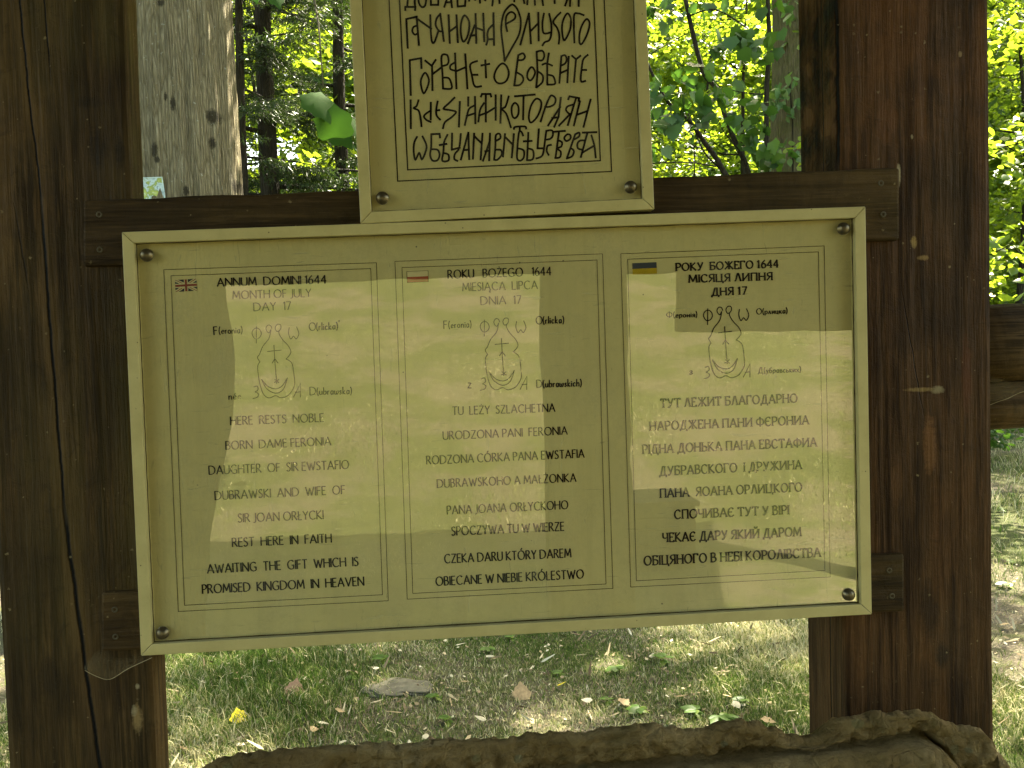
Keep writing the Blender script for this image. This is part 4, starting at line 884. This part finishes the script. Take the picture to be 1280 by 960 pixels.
# spruces on the left
def spruce(label, u, v_ref, Y, r, h, z_lo, n, spread, bot=.0, forced=()):
    p = px(u, v_ref, Y); z0 = float(gz(p.x, Y)); root = empty('spruce_tree', (p.x, Y, z0), label, 'tree', 'spruces behind the left of the boards')
    mb = MB(); mb.tube([(p.x+.02*math.sin(k*1.3), Y, z0-.05+h*k/9) for k in range(10)], [r*(1.15 if k == 0 else 1)*(1-.8*k/9) for k in range(10)], 10, True, .04); mb.build('trunk', M_BARK_DARK, root, smooth=True)
    lm = MB(); tw = []; ax = []
    for k in range(n):
        z = z_lo+(h-z_lo)*(k+.5)/n; an = k*2.39996+rng.uniform(-.4, .4)
        L = spread*(1-.75*(z/h))*rng.uniform(.6, 1.1); d = np.array([math.cos(an), math.sin(an), 0])
        if k < len(forced): d = np.array(forced[k][:3]); d = d/np.linalg.norm(d); L = forced[k][3]; z = forced[k][4]
        a = np.array([p.x, Y, z0+z]); pts = [a+d*L*t+np.array([0, 0, -.16*L*t+.10*L*t*t+.06*L*math.sin(t*3)]) for t in np.linspace(0, 1, 7)]
        lm.tube(pts, [max(.004, r*.22*(1-.8*t)) for t in np.linspace(0, 1, 7)], 5, False)
        sd = np.array([-d[1], d[0], 0])
        for t in np.linspace(.12, 1, int(15*L)+5):
            c = a+d*L*t+np.array([0, 0, -.16*L*t+.10*L*t*t])
            for sg in (-1, 1):
                tl = .42*L*(1.05-t)*.8+.12; e = c+sd*sg*tl*rng.uniform(.6, 1.1)+d*tl*.5+np.array([0, 0, -tl*rng.uniform(.1, .55)])
                if rng.random() < .8: lm.tube([c, (c+e)/2, e], [.004, .003, .0015], 3, False)
                q = int(16+tl*70)
                for s in np.linspace(.05, 1, q): tw.append(c+(e-c)*s+rng.normal(0, .015, 3)); ax.append((e-c)/np.linalg.norm(e-c)*.8)
    lm.build('limbs', M_BARK_DARK, root, smooth=True)
    tw = np.array(tw); ax = np.array(ax)
    cloud_obj('needles', [leaf_cloud(tw, .058, 'needle', .2, ax, .25)], M_NEEDLE, root)
spruce('slim dark spruce trunk next to the big grey trunk', 303, 150, 8.6, .075, 9, 1.55, 30, 1.5)
spruce('stout dark spruce with low sweeping boughs left of the tall board', 336, 180, 9.4, .15, 12, 2.3, 40, 2.3, forced=((1, -.2, 0, 1.5, 3.1), (-.6, -.4, 0, 1.0, 3.2), (1, .3, 0, 1.7, 3.5), (.7, -.7, 0, 1.5, 2.9)))
spruce('dark spruce half hidden by the tall board', 425, 100, 10.4, .12, 11, 2.6, 34, 2.2)

# mossy trunk and maple saplings on the right
def mossy():
    Y = 8.0; p = px(1008, 150, Y); root = empty('mossy_tree', (p.x, Y, 0), 'mossy tree trunk partly hidden by the right post, climbed by leaves', 'tree')
    k = (DIST+Y)/F; mb = MB(); R = 50*k
    mb.tube([(p.x+.03*math.sin(i*.9), Y, -.1+i*.6) for i in range(17)], [R*(1.25 if i == 0 else 1.08 if i == 1 else 1)*(1-.02*i) for i in range(17)], 22, True, .05); mb.build('trunk', M_BARK_MOSS, root, smooth=True)
    lm = MB(); tips = []
    for q in range(12):
        an = q*2.4; a = np.array([p.x, Y, 6+.28*q]); rr = rng.uniform(1.8, 3.4); b = a+np.array([math.cos(an)*rr, math.sin(an)*rr, rng.uniform(.2, 1.2)]); pts = bent(a, b, 5, .06)
        lm.tube(pts, [.1*(1-.8*i/5) for i in range(6)], 5); tips += pts[2:]
    iv = MB()
    for s in range(4): iv.tube([(p.x-R*(.75-.35*s)+.02*math.sin(i*1.7+s), Y-R*.95, 1.2+i*.5) for i in range(7)], [.009]*7, 5, False)
    iv.build('climbing_stems', M_BARK_DARK, root)
    lm.build('limbs', M_BARK_MOSS, root, smooth=True)
    P = np.concatenate([around(t, 90, .9, .6) for t in tips]); P = P[P[:, 2] > 1.7+.4*(P[:, 1]+DIST)]
    cloud_obj('crown', [leaf_cloud(P, .14, 'quad', .6)], M_LEAF, root)
    C = [px(u, v, Y-R*1.15) for u, v in ((985, 105), (975, 120), (992, 135), (968, 130), (990, 8), (975, 192), (958, 196))]
    P = np.concatenate([around(c, 14, .17, .8) for c in C])
    cloud_obj('climbing_leaves', [leaf_cloud(P, .12, 'leaf', .1, np.array([0, -.3, -.8]), .3)], M_LEAF_PALE, root)
mossy()
def saplings():
    def stem(root, segs):
        mb = MB()
        for pts, r0, r1 in segs:
            P = [px(u, v, y) for u, v, y in pts]; n = len(P)
            P2 = smooth([tuple(q) for q in P], 4); mb.tube(P2, [r0+(r1-r0)*i/(len(P2)-1) for i in range(len(P2))], 6)
        mb.build('trunk', M_BARK_DARK, root, smooth=True)
    b1 = px(985, 640, 6.4)
    r1 = empty('maple_sapling', (b1.x, 6.4, 0), 'leaning maple sapling with dark leaves seen between tall board and right post', 'tree', 'maple saplings')
    stem(r1, [([(1010, 715, 6.4), (960, 330, 6.4), (905, 215, 6.4), (882, 180, 6.35), (862, 152, 6.3), (835, 128, 6.2), (812, 85, 6.2), (795, 40, 6.2)], .030, .008),
              ([(905, 215, 6.4), (880, 190, 6.5), (866, 155, 6.6), (850, 120, 6.6)], .010, .004), ([(895, 208, 6.4), (860, 203, 6.2), (815, 204, 6.0)], .007, .004), ([(868, 222, 6.4), (868, 190, 6.4), (864, 165, 6.4)], .006, .004)])
    b2 = px(960, 640, 7.0)
    r2 = empty('maple_sapling', (b2.x, 7.0, 0), 'thin upright maple sapling with pale dry twig in front of the mossy trunk', 'tree', 'maple saplings')
    stem(r2, [([(975, 680, 7.0), (948, 300, 7.0), (935, 215, 7.0), (920, 180, 7.0), (905, 140, 7.0), (895, 110, 7.1), (880, 92, 7.1), (868, 50, 7.1), (858, 5, 7.1), (850, -40, 7.1)], .026, .020),
              ([(960, 330, 7.1), (958, 130, 7.1), (962, 60, 7.1), (960, 8, 7.1), (961, -60, 7.1)], .026, .018), ([(935, 215, 7.0), (925, 190, 6.9), (905, 165, 6.9), (898, 150, 6.9)], .008, .004),
              ([(861, 20, 7.1), (895, 12, 6.9), (935, 36, 6.9)], .010, .005), ([(958, 118, 7.1), (930, 116, 7.0), (905, 110, 7.0)], .007, .004), ([(858, 42, 7.1), (835, 55, 7.0), (812, 68, 7.0)], .006, .004)])
    tw = MB(); P = [px(u, v, 6.9) for u, v in ((915, 98), (924, 84), (928, 68), (927, 56))]; tw.tube(P, [.008, .008, .007, .004], 5); tw.build('dry_twig', plain('pale dry twig', (.45, .42, .32), .8), r2)
    def leaves(root, spots, mat, nm='crown', sz=.125, rad=.20):
        pr = []
        for u, v, y, n in spots: pr.append(around(px(u, v, y), n, rad, .7))
        cloud_obj(nm, [leaf_cloud(np.concatenate(pr), sz, 'maple', .25, np.array([0, -.25, -.7]), .3)], mat, root)
    leaves(r1, [(u, v, y, n) for u, v, y, n in ((820, 108, 6.1, 9), (845, 112, 6.0, 9), (830, 130, 6.0, 9), (855, 140, 6.1, 8), (850, 90, 6.2, 5), (880, 135, 6.0, 8), (893, 125, 6.0, 6), (885, 100, 6.1, 7), (905, 108, 6.1, 6), (872, 150, 6.0, 6), (840, 160, 6.2, 4), (822, 180, 6.1, 5), (812, 140, 6.1, 5), (830, 175, 6, 3))], M_LEAF_DEEP)
    leaves(r2, [(u, v, y, n) for u, v, y, n in ((940, 45, 6.8, 10), (952, 40, 6.9, 8), (928, 45, 6.8, 6), (945, 58, 6.8, 6), (905, 62, 6.9, 3), (912, 60, 6.8, 3), (955, 5, 6.9, 6), (930, 160, 6.8, 7), (945, 150, 6.8, 6), (925, 145, 6.8, 5), (955, 190, 6.7, 8), (975, 192, 6.7, 7), (965, 178, 6.7, 6), (940, 178, 6.8, 5), (850, 10, 7, 5), (825, 12, 7, 5), (885, 5, 7, 3), (922, 110, 6.9, 4), (815, 8, 6.9, 5), (958, 135, 6.8, 6))], M_LEAF_DEEP)
saplings()

# bright bushy trees beyond, each its own
BR = [(-8.5, 12.5, 7.5), (-5.6, 14.2, 8.6), (-3.4, 16.0, 9.0), (-1.0, 14.6, 8.2), (.9, 12.6, 7.4), (2.6, 13.8, 8.4), (4.4, 12.4, 7.6), (6.3, 13.6, 8.2), (8.6, 12.6, 8.0), (1.7, 17.2, 9.6), (5.4, 17.5, 9.8), (-7, 18, 9.5), (10.8, 14.5, 8.5), (-4.6, 11.6, 6.8), (-6.6, 10.6, 6.0), (-3.9, 12.8, 8.2), (-2.6, 11.2, 7.2), (-5.2, 17.5, 11)]
for i, (x, y, h) in enumerate(BR):
    leafy_tree('bushy_tree', 'bright yellow green bushy tree at the sunny wood edge behind the boards', x, y, h, .07, .08, 1.7, (6500, 4400, 8200)[i % 3], (.115, .15, .09)[i % 3], 'quad', M_LEAF, group='sunlit bushy trees beyond the boards', lean=(rng.uniform(-.5, .5), rng.uniform(-.4, .4)), limbs=16, clump=.62)
# right-hand side
leafy_tree('maple_tree', 'pale leaved maple right of the right post above the side rails', 4.75, 7.6, 6.5, .06, .22, 1.5, 2600, .12, 'leaf', M_LEAF, limbs=14, clump=.5)
leafy_tree('dark_shrub', 'low dark green shrub under the side rails at right', 5.6, 8.9, 1.5, .03, .1, .9, 2400, .085, 'leaf', M_LEAF_DEEP, limbs=10, clump=.36, cat='shrub')
leafy_tree('dark_shrub', 'low dark green shrub behind the grass left of the side rails', 3.6, 9.6, 1.5, .03, .1, .9, 2000, .085, 'leaf', M_LEAF_DEEP, limbs=10, clump=.36, cat='shrub')
# the wood behind everything, one mass
def far_wood():
    n = 120000
    a = rng.uniform(-.95, .95, n); r = rng.uniform(21, 30, n); x = np.sin(a)*r; y = np.cos(a)*r
    hgt = 16+2.5*np.sin(x*.45)+1.5*np.sin(x*1.1+1); z = rng.random(n)**.9*hgt
    # openings low on the left where the bright clearing shows between the trunks
    dx = x/(y+DIST); dz = (z-EYE)/(y+DIST)
    gap = ((dx+.245)/.055)**2+((dz-.232)/.035)**2+.5*np.sin(x*2.1+z*1.9)
    P = np.stack([x, y, z], -1)[gap > 1]
    tag(cloud_obj('far_wood', [leaf_cloud(P, .42, 'quad', .45)], M_LEAF, None), 'sunlit green wood closing the view behind the bushy trees', 'wood', kind='stuff')
far_wood()
# the trunk mirrored at the left of the glass and trees round the lawn behind the viewer
def mirror_trunk():
    D = 3.4; pts = []
    for u, v in ((205, 760), (210, 670), (222, 600), (232, 520), (234, 440), (226, 360), (224, 280), (222, 200)): p = mir(u, v, D); pts.append((p.x, -D, p.z))
    root = empty('garden_tree', (pts[0][0], -D, 0), 'dark trunk mirrored at the left edge of the wide board', 'tree')
    k = (DIST+D)/F; P = [(pts[0][0]-.05, -D, -.05), (pts[0][0]-.02, -D, .15)]+pts[:]+[(pts[-1][0], -D, 3.2), (pts[-1][0]-.1, -D, 4.2), (pts[-1][0]-.1, -D, 6)]
    mb = MB(); mb.tube(P, [58*k, 54*k]+[50*k, 51*k, 50*k, 53*k, 54*k, 53*k, 54*k, 54*k]+[.2, .18, .1], 16, True, .03); mb.build('trunk', M_BARK_DARK, root, smooth=True)
    tips = around((pts[-1][0]-.3, -D-.2, 5.4), 40, 1.7, .6); P = np.concatenate([around(t, 60, .6, .6) for t in tips]); P = P[P[:, 2] > 4]
    cloud_obj('crown', [leaf_cloud(P, .14, 'quad', .6)], M_LEAF, root)
mirror_trunk()
for x, y in ((-9, -19), (-3, -22), (4, -21), (10, -19)):
    leafy_tree('bushy_tree', 'sunlit bushy tree at the top of the lawn facing the boards', x, y, 7, .1, .1, 2.2, 2600, .2, 'quad', M_LEAF, group='bushy trees above the lawn', limbs=14, clump=.8)

# ------------------------------------------------------------------ grass
def grass():
    def field(n, x0, x1, y0, y1, hmin, hmax, wd, keep):
        x = rng.uniform(x0, x1, n); t = rng.random(n); y = y0+(y1-y0)*t
        k = keep(x, y); x, y = x[k], y[k]; n = len(x); z = gz(x, y)
        h = rng.uniform(hmin, hmax, n)*(.55+.9*np.clip(np.sin(x*2.1+1)*np.sin(y*1.7)+.3, 0, 1)); a = rng.uniform(0, 2*math.pi, n); ln = rng.uniform(.2, 1.1, n)*h
        b = rng.uniform(0, 2*math.pi, n); w_ = wd*rng.uniform(.6, 1.3, n)
        p = np.stack([x, y, z-.004], -1); s = np.stack([np.cos(a)*w_, np.sin(a)*w_, 0*a], -1)
        o = np.stack([np.cos(b)*ln, np.sin(b)*ln, 0*b], -1); up = np.array([0, 0, 1.])
        V = np.stack([p-s, p+s, p+s*.7+o*.35+up*(h*.6)[:, None], p-s*.7+o*.35+up*(h*.6)[:, None], p+o+up*(h*.85)[:, None]], 1)
        I4 = (np.arange(n)[:, None]*5+np.array([0, 1, 2, 3])); I3 = (np.arange(n)[:, None]*5+np.array([3, 2, 4]))
        dry = np.clip(.45+.36*np.sin(x*1.3+2)*np.sin(y*1.1+.5)+.22*np.sin(x*3.7+y*2.9)+rng.normal(0, .40, n), 0, 1)
        return V.reshape(-1, 3), I4, I3, np.repeat(dry, 5)
    def patch(x, y): 
        d = .62+.55*(np.sin(x*1.9+.7*y)*np.sin(y*1.6-.4*x+1))+.25*np.sin(x*5.1+2)*np.sin(y*4.3); pathd = np.clip((np.abs(x-3.0-.25*(y-1.5))-.45)/.3, .08, 1)*np.where(y < 5, 1, 1); pathd = np.where(y > 3.3, 1, pathd)
        return rng.random(len(x)) < np.clip(d+.2, .5, 1)*pathd
    A = field(210000, -2.1, 2.3, 1.7, 5.0, .014, .06, .0021, patch); A2 = field(50000, -4, 5.5, 1.2, 5.4, .015, .07, .002, patch)
    B = field(60000, -7, 9, 5.2, 12, .03, .11, .003, patch)
    Cc = field(70000, -5.5, 5.5, -13, -4.6, .012, .042, .003, lambda x, y: rng.random(len(x)) < .8)
    FS = (A, A2, B, Cc); OF = np.cumsum([0]+[len(q[0]) for q in FS]); V = np.concatenate([q[0] for q in FS])
    m = bpy.data.materials.new('grass blades'); m.use_nodes = True; nt = m.node_tree; nt.nodes.clear()
    out = nd(nt, 'OutputMaterial'); at = nd(nt, 'Attribute', attribute_name='rnd'); d = nd(nt, 'BsdfDiffuse'); t = nd(nt, 'BsdfTranslucent'); mx = nd(nt, 'MixShader'); mx.inputs[0].default_value = .2
    c = ramp(nt, at.outputs['Fac'], [(0, (.055, .10, .018)), (.3, (.115, .17, .034)), (.52, (.20, .225, .07)), (.72, (.38, .35, .18)), (1, (.56, .51, .32))])
    nt.links.new(c, d.inputs[0]); nt.links.new(c, t.inputs[0]); nt.links.new(d.outputs[0], mx.inputs[1]); nt.links.new(t.outputs[0], mx.inputs[2]); nt.links.new(mx.outputs[0], out.inputs[0])
    o = np_mesh('grass', V, [np.concatenate([q[1]+f for q, f in zip(FS, OF)]), np.concatenate([q[2]+f for q, f in zip(FS, OF)])], m, None, {'rnd': np.concatenate([q[3] for q in FS])})
    tag(o, 'short patchy grass, half green and half straw', 'grass', kind='stuff')
grass()
def scraps():                                 # bits of dead leaf, bark and straw, too many to count
    n = 5200; x = rng.uniform(-2.6, 3.6, n); y = 1.5+4*rng.random(n); P = np.stack([x, y, gz(x, y)+rng.uniform(.004, .03, n)], -1)
    m, nt, b = new_mat('dead scraps', .9, .1); at = nd(nt, 'Attribute', attribute_name='rnd')
    setin(nt, b.inputs['Base Color'], ramp(nt, at.outputs['Fac'], [(0, (.06, .045, .028)), (.35, (.16, .12, .07)), (.7, (.34, .28, .17)), (1, (.5, .46, .34))]))
    v1, i1, a1 = leaf_cloud(P[:3800], .022, 'quad', .7, None, 0); v2, i2, a2 = leaf_cloud(P[3800:], .07, 'needle', .5, None, 0)
    tag(cloud_obj('leaf_litter', [(v1, i1, a1), (v2, i2, a2)], m, None), 'scraps of dead leaf and straw strewn through the grass', 'litter', kind='stuff')
scraps()
def floor_at(u, v, lift=0.):                 # ground point seen at a photo pixel
    ray = _r*((u-640)/F)+_d*((v-480)/F)+_fw; t = -CAM.z/ray.z
    for _ in range(4):
        p = CAM+ray*t; t = (float(gz(p.x, p.y))+lift-CAM.z)/ray.z
    return CAM+ray*t
def weeds():
    tpl = None
    spots = [(700, 845), (440, 850), (640, 800), (610, 815), (800, 892), (870, 895), (770, 840), (930, 880), (990, 812), (220, 822), (545, 875), (330, 905), (960, 835), (830, 830), (1262, 705), (1266, 620), (1250, 640), (1258, 735), (760, 880), (480, 830), (300, 815), (900, 905), (560, 905), (250, 900)]
    for i, (u, v) in enumerate(spots):
        p = floor_at(u, v)
        if tpl is None:
            P = np.zeros((9, 3)); P[:, 2] = rng.uniform(.005, .05, 9); an = np.arange(9)*2.4
            ax = np.stack([np.cos(an), np.sin(an), rng.uniform(.4, 1.6, 9)], -1)
            tpl = cloud_obj('weed', [leaf_cloud(P, .085, 'leaf', .75, ax*2, 0)], M_GRASSL, None)
            tag(tpl, 'small broad leaved green weed growing in the thin grass', 'weed', 'broad leaved weeds in the grass'); o = tpl
        else: o = tpl.copy(); COL.objects.link(o)
        o.location = p; o.rotation_euler = (rng.uniform(-.1, .1), rng.uniform(-.1, .1), rng.uniform(0, 6.3)); k = rng.uniform(.35, .8); o.scale = (k, k, k)
weeds()
def litter():
    T, Fc = leaf_tpl('maple'); T2, F2 = leaf_tpl('leaf')
    def mk(name, T, Fc, mat, label, group=None):
        V = T.copy(); V[:, 1] -= .4; V[:, 2] += .10*np.abs(V[:, 0])**1.2+.25*(V[:, 1])**2+.012
        o = np_mesh(name, V, [Fc], mat); return tag(o, label, 'leaf', group)
    mt = plain('dry tan leaf', (.30, .22, .12), .8, .2, 0, .4, 6); mp = plain('pinkish dry leaf', (.42, .25, .16), .8, .2, 0, .35, 6); mw = plain('bleached leaf', (.40, .36, .26), .8, .2, 0, .3, 6); my = plain('yellow leaf', (.62, .50, .02), .6, .2, 0, .15, 6)
    def put(o, u, v, s, rx=0, rz=None):
        o.location = floor_at(u, v, .028); o.scale = (s, s, s); o.rotation_euler = (rx, rng.uniform(-.35, .35), rng.uniform(0, 6.3) if rz is None else rz)
    put(mk('fallen_leaf', T, Fc, my, 'bright yellow fallen leaf on the grass at lower left'), 299, 896, .075, .6, .5)
    put(mk('fallen_leaf', T2, F2, my, 'small yellow fallen leaf near the middle under the wide board'), 701, 855, .05, .5)
    put(mk('fallen_leaf', T, Fc, mp, 'upright pinkish brown fallen leaf left of the grass centre'), 368, 862, .085, 1.2, .2)
    put(mk('fallen_leaf', T, Fc, mt, 'crumpled tan fallen leaf below the middle column of the board'), 652, 866, .085, .9, .3)
    a = mk('fallen_leaf', T2, F2, mw, 'small bleached dry leaf lying on the thin grass', 'bleached leaves on the grass'); b = mk('fallen_leaf', T, Fc, mt, 'curled tan dry leaf lying on the thin grass', 'tan leaves on the grass')
    for i, (u, v) in enumerate(((255, 852), (279, 863), (290, 841), (815, 820), (862, 818), (403, 903), (428, 927), (668, 920), (300, 930), (532, 920), (602, 898), (612, 820), (920, 880), (340, 826), (1246, 828), (1268, 850), (470, 835), (735, 875))):
        o = a if i == 0 else a.copy()
        if i: COL.objects.link(o)
        put(o, u, v, rng.uniform(.03, .06), rng.uniform(-.4, .5))
    for i, (u, v) in enumerate(((210, 906), (392, 911), (372, 937), (425, 888), (580, 852), (910, 870), (780, 877), (850, 870), (230, 935), (960, 900), (1256, 780))):
        o = b if i == 0 else b.copy()
        if i: COL.objects.link(o)
        put(o, u, v, rng.uniform(.035, .06), rng.uniform(-.4, .7))
litter()
def field_stone():
    p = floor_at(500, 861); bm = bmesh.new(); bmesh.ops.create_icosphere(bm, subdivisions=4, radius=1)
    for v in bm.verts:
        n = v.co.copy(); f = 1+.12*math.sin(n.x*5+n.y*3)+.08*math.sin(n.z*9+n.x*7)+.05*math.sin(n.y*15); v.co = Vector((n.x*.15*f, n.y*.10*f, max(-.02, n.z*.016*f)))
    me = bpy.data.meshes.new('flat_stone'); bm.to_mesh(me); bm.free(); me.materials.append(plain('pale field stone', (.12, .11, .08), .9, .1, 0, .4, 25, .6))
    for q in me.polygons: q.use_smooth = True
    o = bpy.data.objects.new('flat_stone', me); COL.objects.link(o); o.location = (p.x, p.y, p.z+.005); tag(o, 'pale flat stone half sunk in the grass below the board', 'stone')
field_stone()

# ------------------------------------------------------------------ cobwebs and the bench added as a dark block in the glass
def web_mat():
    m = bpy.data.materials.new('dusty cobweb'); m.use_nodes = True; nt = m.node_tree; nt.nodes.clear()
    out = nd(nt, 'OutputMaterial'); d = nd(nt, 'BsdfDiffuse'); d.inputs[0].default_value = (.26, .20, .10, 1); t = nd(nt, 'BsdfTransparent'); mx = nd(nt, 'MixShader')
    n = noise(nt, coords(nt, (25, 60, 60), (0, .4, 0)), 1, 6, .75, 1.5); nt.links.new(rampf(nt, n,   .35, .8, .04, .5), mx.inputs[0])
    nt.links.new(t.outputs[0], mx.inputs[1]); nt.links.new(d.outputs[0], mx.inputs[2]); nt.links.new(mx.outputs[0], out.inputs[0]); return m
M_WEB = web_mat()
def web(label, top, bot, ya, yb):
    mb = MB(); n = len(top); K = 6
    T = smooth(top, 4); B = smooth(bot, 4); n = len(T)
    for j in range(K+1):
        s = j/K
        for i in range(n):
            u = T[i][0]*(1-s)+B[i][0]*s; v = T[i][1]*(1-s)+B[i][1]*s; y = ya+(yb-ya)*(math.sin(s*math.pi*.5)); mb.v.append(tuple(px(u, v, y)))
    for j in range(K):
        for i in range(n-1): mb.f.append((j*n+i, j*n+i+1, (j+1)*n+i+1, (j+1)*n+i))
    th = MB()
    for i in range(n-1): th.tube([px(*B[i], yb), px(*B[i+1], yb)], [.00035, .00035], 4, False)
    o = mb.build('cobweb', M_WEB, smooth=True); tag(o, label, 'cobweb', 'cobwebs')
    th.build('edge_thread', plain('web thread', (.5, .42, .25), .9), o)
web('dusty cobweb sagging under the low rail end on the left post', [(104, 835), (126, 812), (150, 822), (176, 818), (204, 819)], [(106, 838), (122, 846), (138, 849), (160, 836), (190, 822)], .028, .005)
web('grey cobweb sheet spanning the two side rails at right', [(1238, 470), (1252, 474), (1268, 478), (1290, 476), (1320, 470)], [(1238, 506), (1248, 502), (1260, 498), (1278, 490), (1320, 480)], .05, .045)
def bench():
    a = mir(792, 628, 4.6); b = mir(874, 628, 4.6); x0, x1 = a.x, b.x  # unseen box, added only for its dark reflection in the pane
    root = empty('added_dark_chest', ((x0+x1)/2, -4.5, 0), 'low dark wooden chest added as a dark reflection under the right column of the board', 'chest')
    z = a.z; zb = float(gz(x0, -4.8))-.03
    for k in range(5):
        mb = MB(); mb.box((x0+.02, -5.1, zb+(z-.045-zb)*k/5+.003), (x1-.02, -4.62, zb+(z-.045-zb)*(k+1)/5)); mb.build('side_board', M_ROOFB, root, bevel=.004)
    mb = MB(); mb.box((x0, -5.13, z-.04), (x1, -4.58, z)); mb.build('lid', M_ROOFB, root, bevel=.005)
bench()
